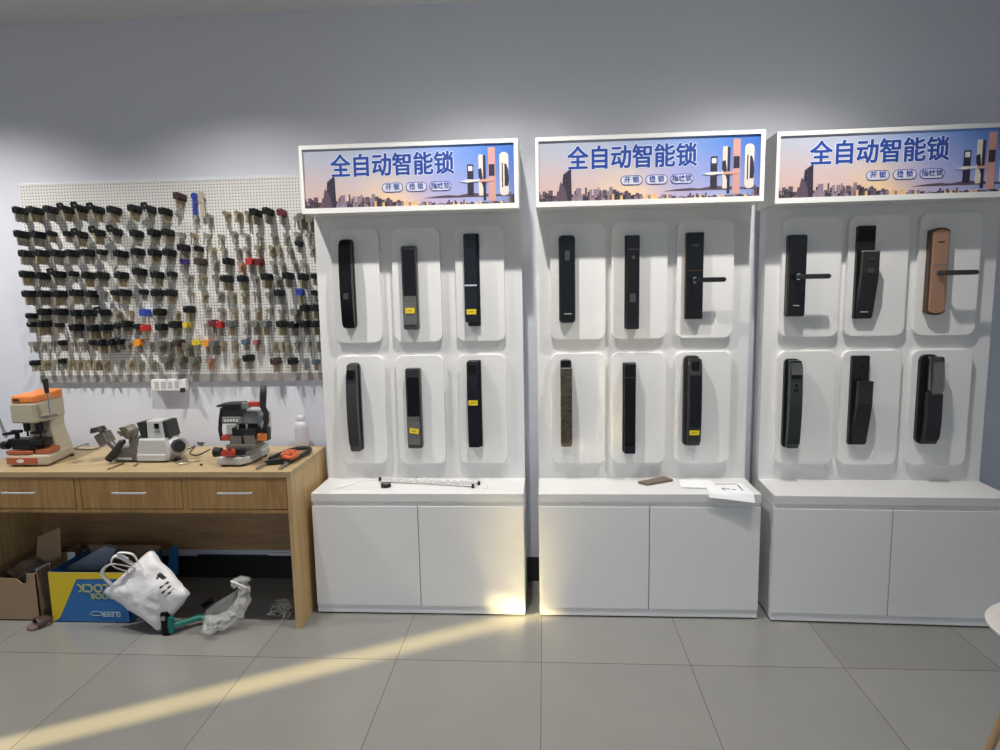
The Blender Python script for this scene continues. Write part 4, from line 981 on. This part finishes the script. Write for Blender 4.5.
for i_ in range(8):
    for k_ in range(10): f = bm.faces.new((G[i_][k_], G[i_ + 1][k_], G[i_ + 1][k_ + 1], G[i_][k_ + 1])); f.smooth = True
o = P('strap', bm, 'brown_plastic'); sm = o.modifiers.new('solid', 'SOLIDIFY'); sm.thickness = .004

# ------------------------------------------------------------------ items on the counters
CT = .597
def K(px, py, z=.0): return T(px, py, CT + z)
t = thing('led_strip', 'clear-wrapped light strip with black end clips lying across the counter', 'light strip', (K(430, 482).x, K(430, 482).y, CT))
a, b = K(382, 480, .012), K(478, 484, .006)
bm = B(); n = 40
for side in (0, 1):
    pts_ = [a.lerp(b, i / n) + Vector((0, .006 * math.sin(i * 1.9) + (side * .018), .004 * math.cos(i * 2.3) + .004)) for i in range(n + 1)]
    tube(bm, pts_, .004, 5)
P('wrapped_strip', bm, 'bottle_clear')
bm = B(); tube(bm, [K(380, 482, .004), K(420, 483.5, .004), K(476, 487, .003)], .002, 5); P('rod', bm, 'cast_metal')
for q_ in ((380, 479), (479, 483), (473, 486)):
    bm = B(); c = K(*q_, .010); cyl(bm, c + Vector((-.006, 0, 0)), c + Vector((.006, 0, 0)), .011, .009, 10); P('end_clip', bm, 'satin_black')
bm = B(); tube(bm, [K(380, 474, .005), K(372, 474, .006)], .001, 4); tube(bm, spline([K(479, 483, .01), K(484, 483, .012), K(488, 487, .003), K(482, 489, .002)], 4), .001, 4)
tube(bm, spline([K(380, 481, .003), K(362, 481, .002), K(350, 485, .002), K(335, 489, .002)], 5), .0008, 4); P('lead_wire', bm, 'wire')
c = K(386, 487)
t = thing('tape_roll', 'small black roll of tape lying on the counter beneath the light strip', 'tape', (c.x, c.y, CT))
bm = B(); lathe(bm, (c.x, c.y, CT), [(.014, .001), (.024, .001), (.024, .018), (.014, .018)], 24); P('tape', bm, 'satin_black')
bm = B(); cyl(bm, (c.x, c.y, CT + .0165), (c.x, c.y, CT + .0185), .0145, n=20); P('core', bm, 'cast_metal')
# flat brown pack on stand 2
t = thing('wallet', 'flat dark brown wallet lying on the middle counter', 'wallet', (.52, .14, CT))
q_ = [K(638, 483.5), K(647, 486), K(673, 481.5), K(664, 478.5)]
bm = B(); prism(bm, [(v.x, v.y) for v in q_], 'z', CT, CT + .012, 0, bev=.002); P('cover', bm, 'tan_leather')
bm = B(); prism(bm, [(v.x * .98 + .52 * .02, v.y * .98 + .003) for v in q_], 'z', CT + .003, CT + .008); P('pages', bm, 'brown_plastic')
# papers
def sheet(name, label, corners, fold=0, lift=.001):
    bm = B(); n = 14; G = {}
    for i in range(n + 1):
        for j in range(n + 1):
            u, v = i / n, j / n; p = (corners[0] * (1 - u) + corners[1] * u) * (1 - v) + (corners[3] * (1 - u) + corners[2] * u) * v
            p.z = CT + lift + .003 * max(0, noise.noise(p * 8)) + .0015
            if p.y < -.002: p.z -= (-.002 - p.y) * 1.3
            G[i, j] = p
    up_ = {k_: bm.verts.new(v_ + Vector((0, 0, .0008))) for k_, v_ in G.items()}; dn = {k_: bm.verts.new(v_) for k_, v_ in G.items()}
    for i in range(n):
        for j in range(n):
            bm.faces.new((up_[i, j], up_[i + 1, j], up_[i + 1, j + 1], up_[i, j + 1])); bm.faces.new((dn[i, j], dn[i, j + 1], dn[i + 1, j + 1], dn[i + 1, j]))
    ed = [(i, 0) for i in range(n)] + [(n, j) for j in range(n)] + [(i, n) for i in range(n, 0, -1)] + [(0, j) for j in range(n, 0, -1)]
    for a_, b_ in zip(ed, ed[1:] + ed[:1]): bm.faces.new((up_[a_], up_[b_], dn[b_], dn[a_]))
    o = obj(name, bm, 'paper'); tag(o, label, 'paper'); return o
V3 = lambda x, y: Vector((x, y, CT))
s1 = sheet('paper_sheet', 'blank white paper sheet lying flat on the middle counter beside the wallet', [V3(.63, .09), V3(.80, .08), V3(.79, .21), V3(.64, .22)])
s2 = sheet('paper_sheet', 'white paper with small sketch curling over the front edge of the middle counter', [V3(.73, -.015), V3(.93, -.03), V3(.92, .15), V3(.75, .155)], lift=.005)
bm = B()
for (x0, y0, x1, y1) in ((.80, .05, .84, .052), (.81, .035, .814, .065), (.845, .04, .865, .042), (.89, .03, .893, .12), (.79, .125, .89, .127)):
    box(bm, x0, x1, y0, y1, CT + .0085, CT + .0105)
o = obj('pen_drawing', bm, 'dark_ink'); o.parent = s2

# ------------------------------------------------------------------ chair at the photo edge
t = thing('chair', 'pale shell chair with splayed wooden legs, only its edge showing at the right', 'chair', (1.628, -.905, 0), 0)
cx, cy = 1.628, -.905
bm = B(); prof = [(.01, .415), (.12, .417), (.20, .426), (.235, .442), (.232, .448), (.19, .436), (.1, .428), (.01, .426)]
n = 36; rings = [[bm.verts.new((cx + r_ * math.cos(2 * PI * i / n), cy + r_ * .95 * math.sin(2 * PI * i / n), z_)) for i in range(n)] for r_, z_ in prof]
for a_, b_ in zip(rings, rings[1:] + rings[:1]):
    for i in range(n): f = bm.faces.new((a_[i], a_[(i + 1) % n], b_[(i + 1) % n], b_[i])); f.smooth = True
P('seat', bm, 'chair_white')
bm = B(); G = []
for i in range(13):
    a_ = math.radians(-62 + 124 * i / 12); col_ = []
    for j in range(8):
        z_ = .455 + .36 * j / 7; rr_ = .232 + .035 * j / 7; col_.append(bm.verts.new((cx + rr_ * math.cos(a_) * (1 + .05 * j / 7), cy + rr_ * math.sin(a_) * .95, z_ - .05 * (abs(i - 6) / 6) ** 2 * j / 7)))
    G.append(col_)
for i in range(12):
    for j in range(7): f = bm.faces.new((G[i][j], G[i + 1][j], G[i + 1][j + 1], G[i][j + 1])); f.smooth = True
o = P('backrest', bm, 'chair_white'); sm = o.modifiers.new('solid', 'SOLIDIFY'); sm.thickness = .008
for sx_, sy_ in ((-1, 0), (0, -1), (1, 0), (0, 1)):
    bm = B(); cyl(bm, (cx + sx_ * .12, cy + sy_ * .12, .42), (cx + sx_ * .245, cy + sy_ * .245, 0), .016, .011, 12); P('leg', bm, 'wood_leg')

# ------------------------------------------------------------------ light
def spot(x, y, e, tilt=4, size=122, blend=1.0, col=(1, .965, .92), rad=.025):
    l = bpy.data.lights.new('downlight_or_fill', 'SPOT'); l.energy = e; l.spot_size = math.radians(size); l.spot_blend = blend; l.color = col; l.shadow_soft_size = rad
    o = bpy.data.objects.new('downlight_or_fill', l); C.objects.link(o); o.location = (x, y, CZ - .02); o.rotation_euler = (math.radians(tilt), 0, 0); return o
for x, e in ((-2.85, 150), (-1.45, 102), (-.22, 106), (.98, 110)):
    spot(x, -.50, e)
for x in (-2.2, 0.2, 2.4): spot(x, -3.2, 26, 0, 120, .6)  # unseen back row, added as frontal fill for the display panels

s = bpy.data.lights.new('sun', 'SUN'); s.energy = 22; s.angle = math.radians(1.0); s.color = (1, .79, .36)
so = bpy.data.objects.new('sun', s); C.objects.link(so)
el = math.radians(16); azm = math.atan(.54)
d = Vector((math.cos(azm) * math.cos(el), math.sin(azm) * math.cos(el), -math.sin(el)))
so.rotation_euler = d.to_track_quat('-Z', 'Y').to_euler()

w = bpy.data.worlds.new('world'); sc.world = w; w.use_nodes = True
bg = w.node_tree.nodes['Background']; bg.inputs[0].default_value = (.72, .84, 1.0, 1); bg.inputs[1].default_value = 1.1
pl_ = bpy.data.lights.new('window_portal', 'AREA'); pl_.shape = 'RECTANGLE'; pl_.size = 7.6; pl_.size_y = 2.43; pl_.cycles.is_portal = True
po = bpy.data.objects.new('window_portal', pl_); C.objects.link(po); po.location = (-.3, YF - .02, 1.335); po.rotation_euler = (PI / 2, 0, 0)

sc.view_settings.view_transform = 'Standard'; sc.view_settings.look = 'None'; sc.view_settings.gamma = 1; sc.view_settings.use_curve_mapping = False
sc.view_settings.exposure = 0.0
sc.cycles.use_denoising = True; sc.cycles.blur_glossy = 0.0; sc.cycles.sample_clamp_indirect = 0; sc.cycles.max_bounces = 8; sc.cycles.diffuse_bounces = 5; sc.cycles.transparent_max_bounces = 12
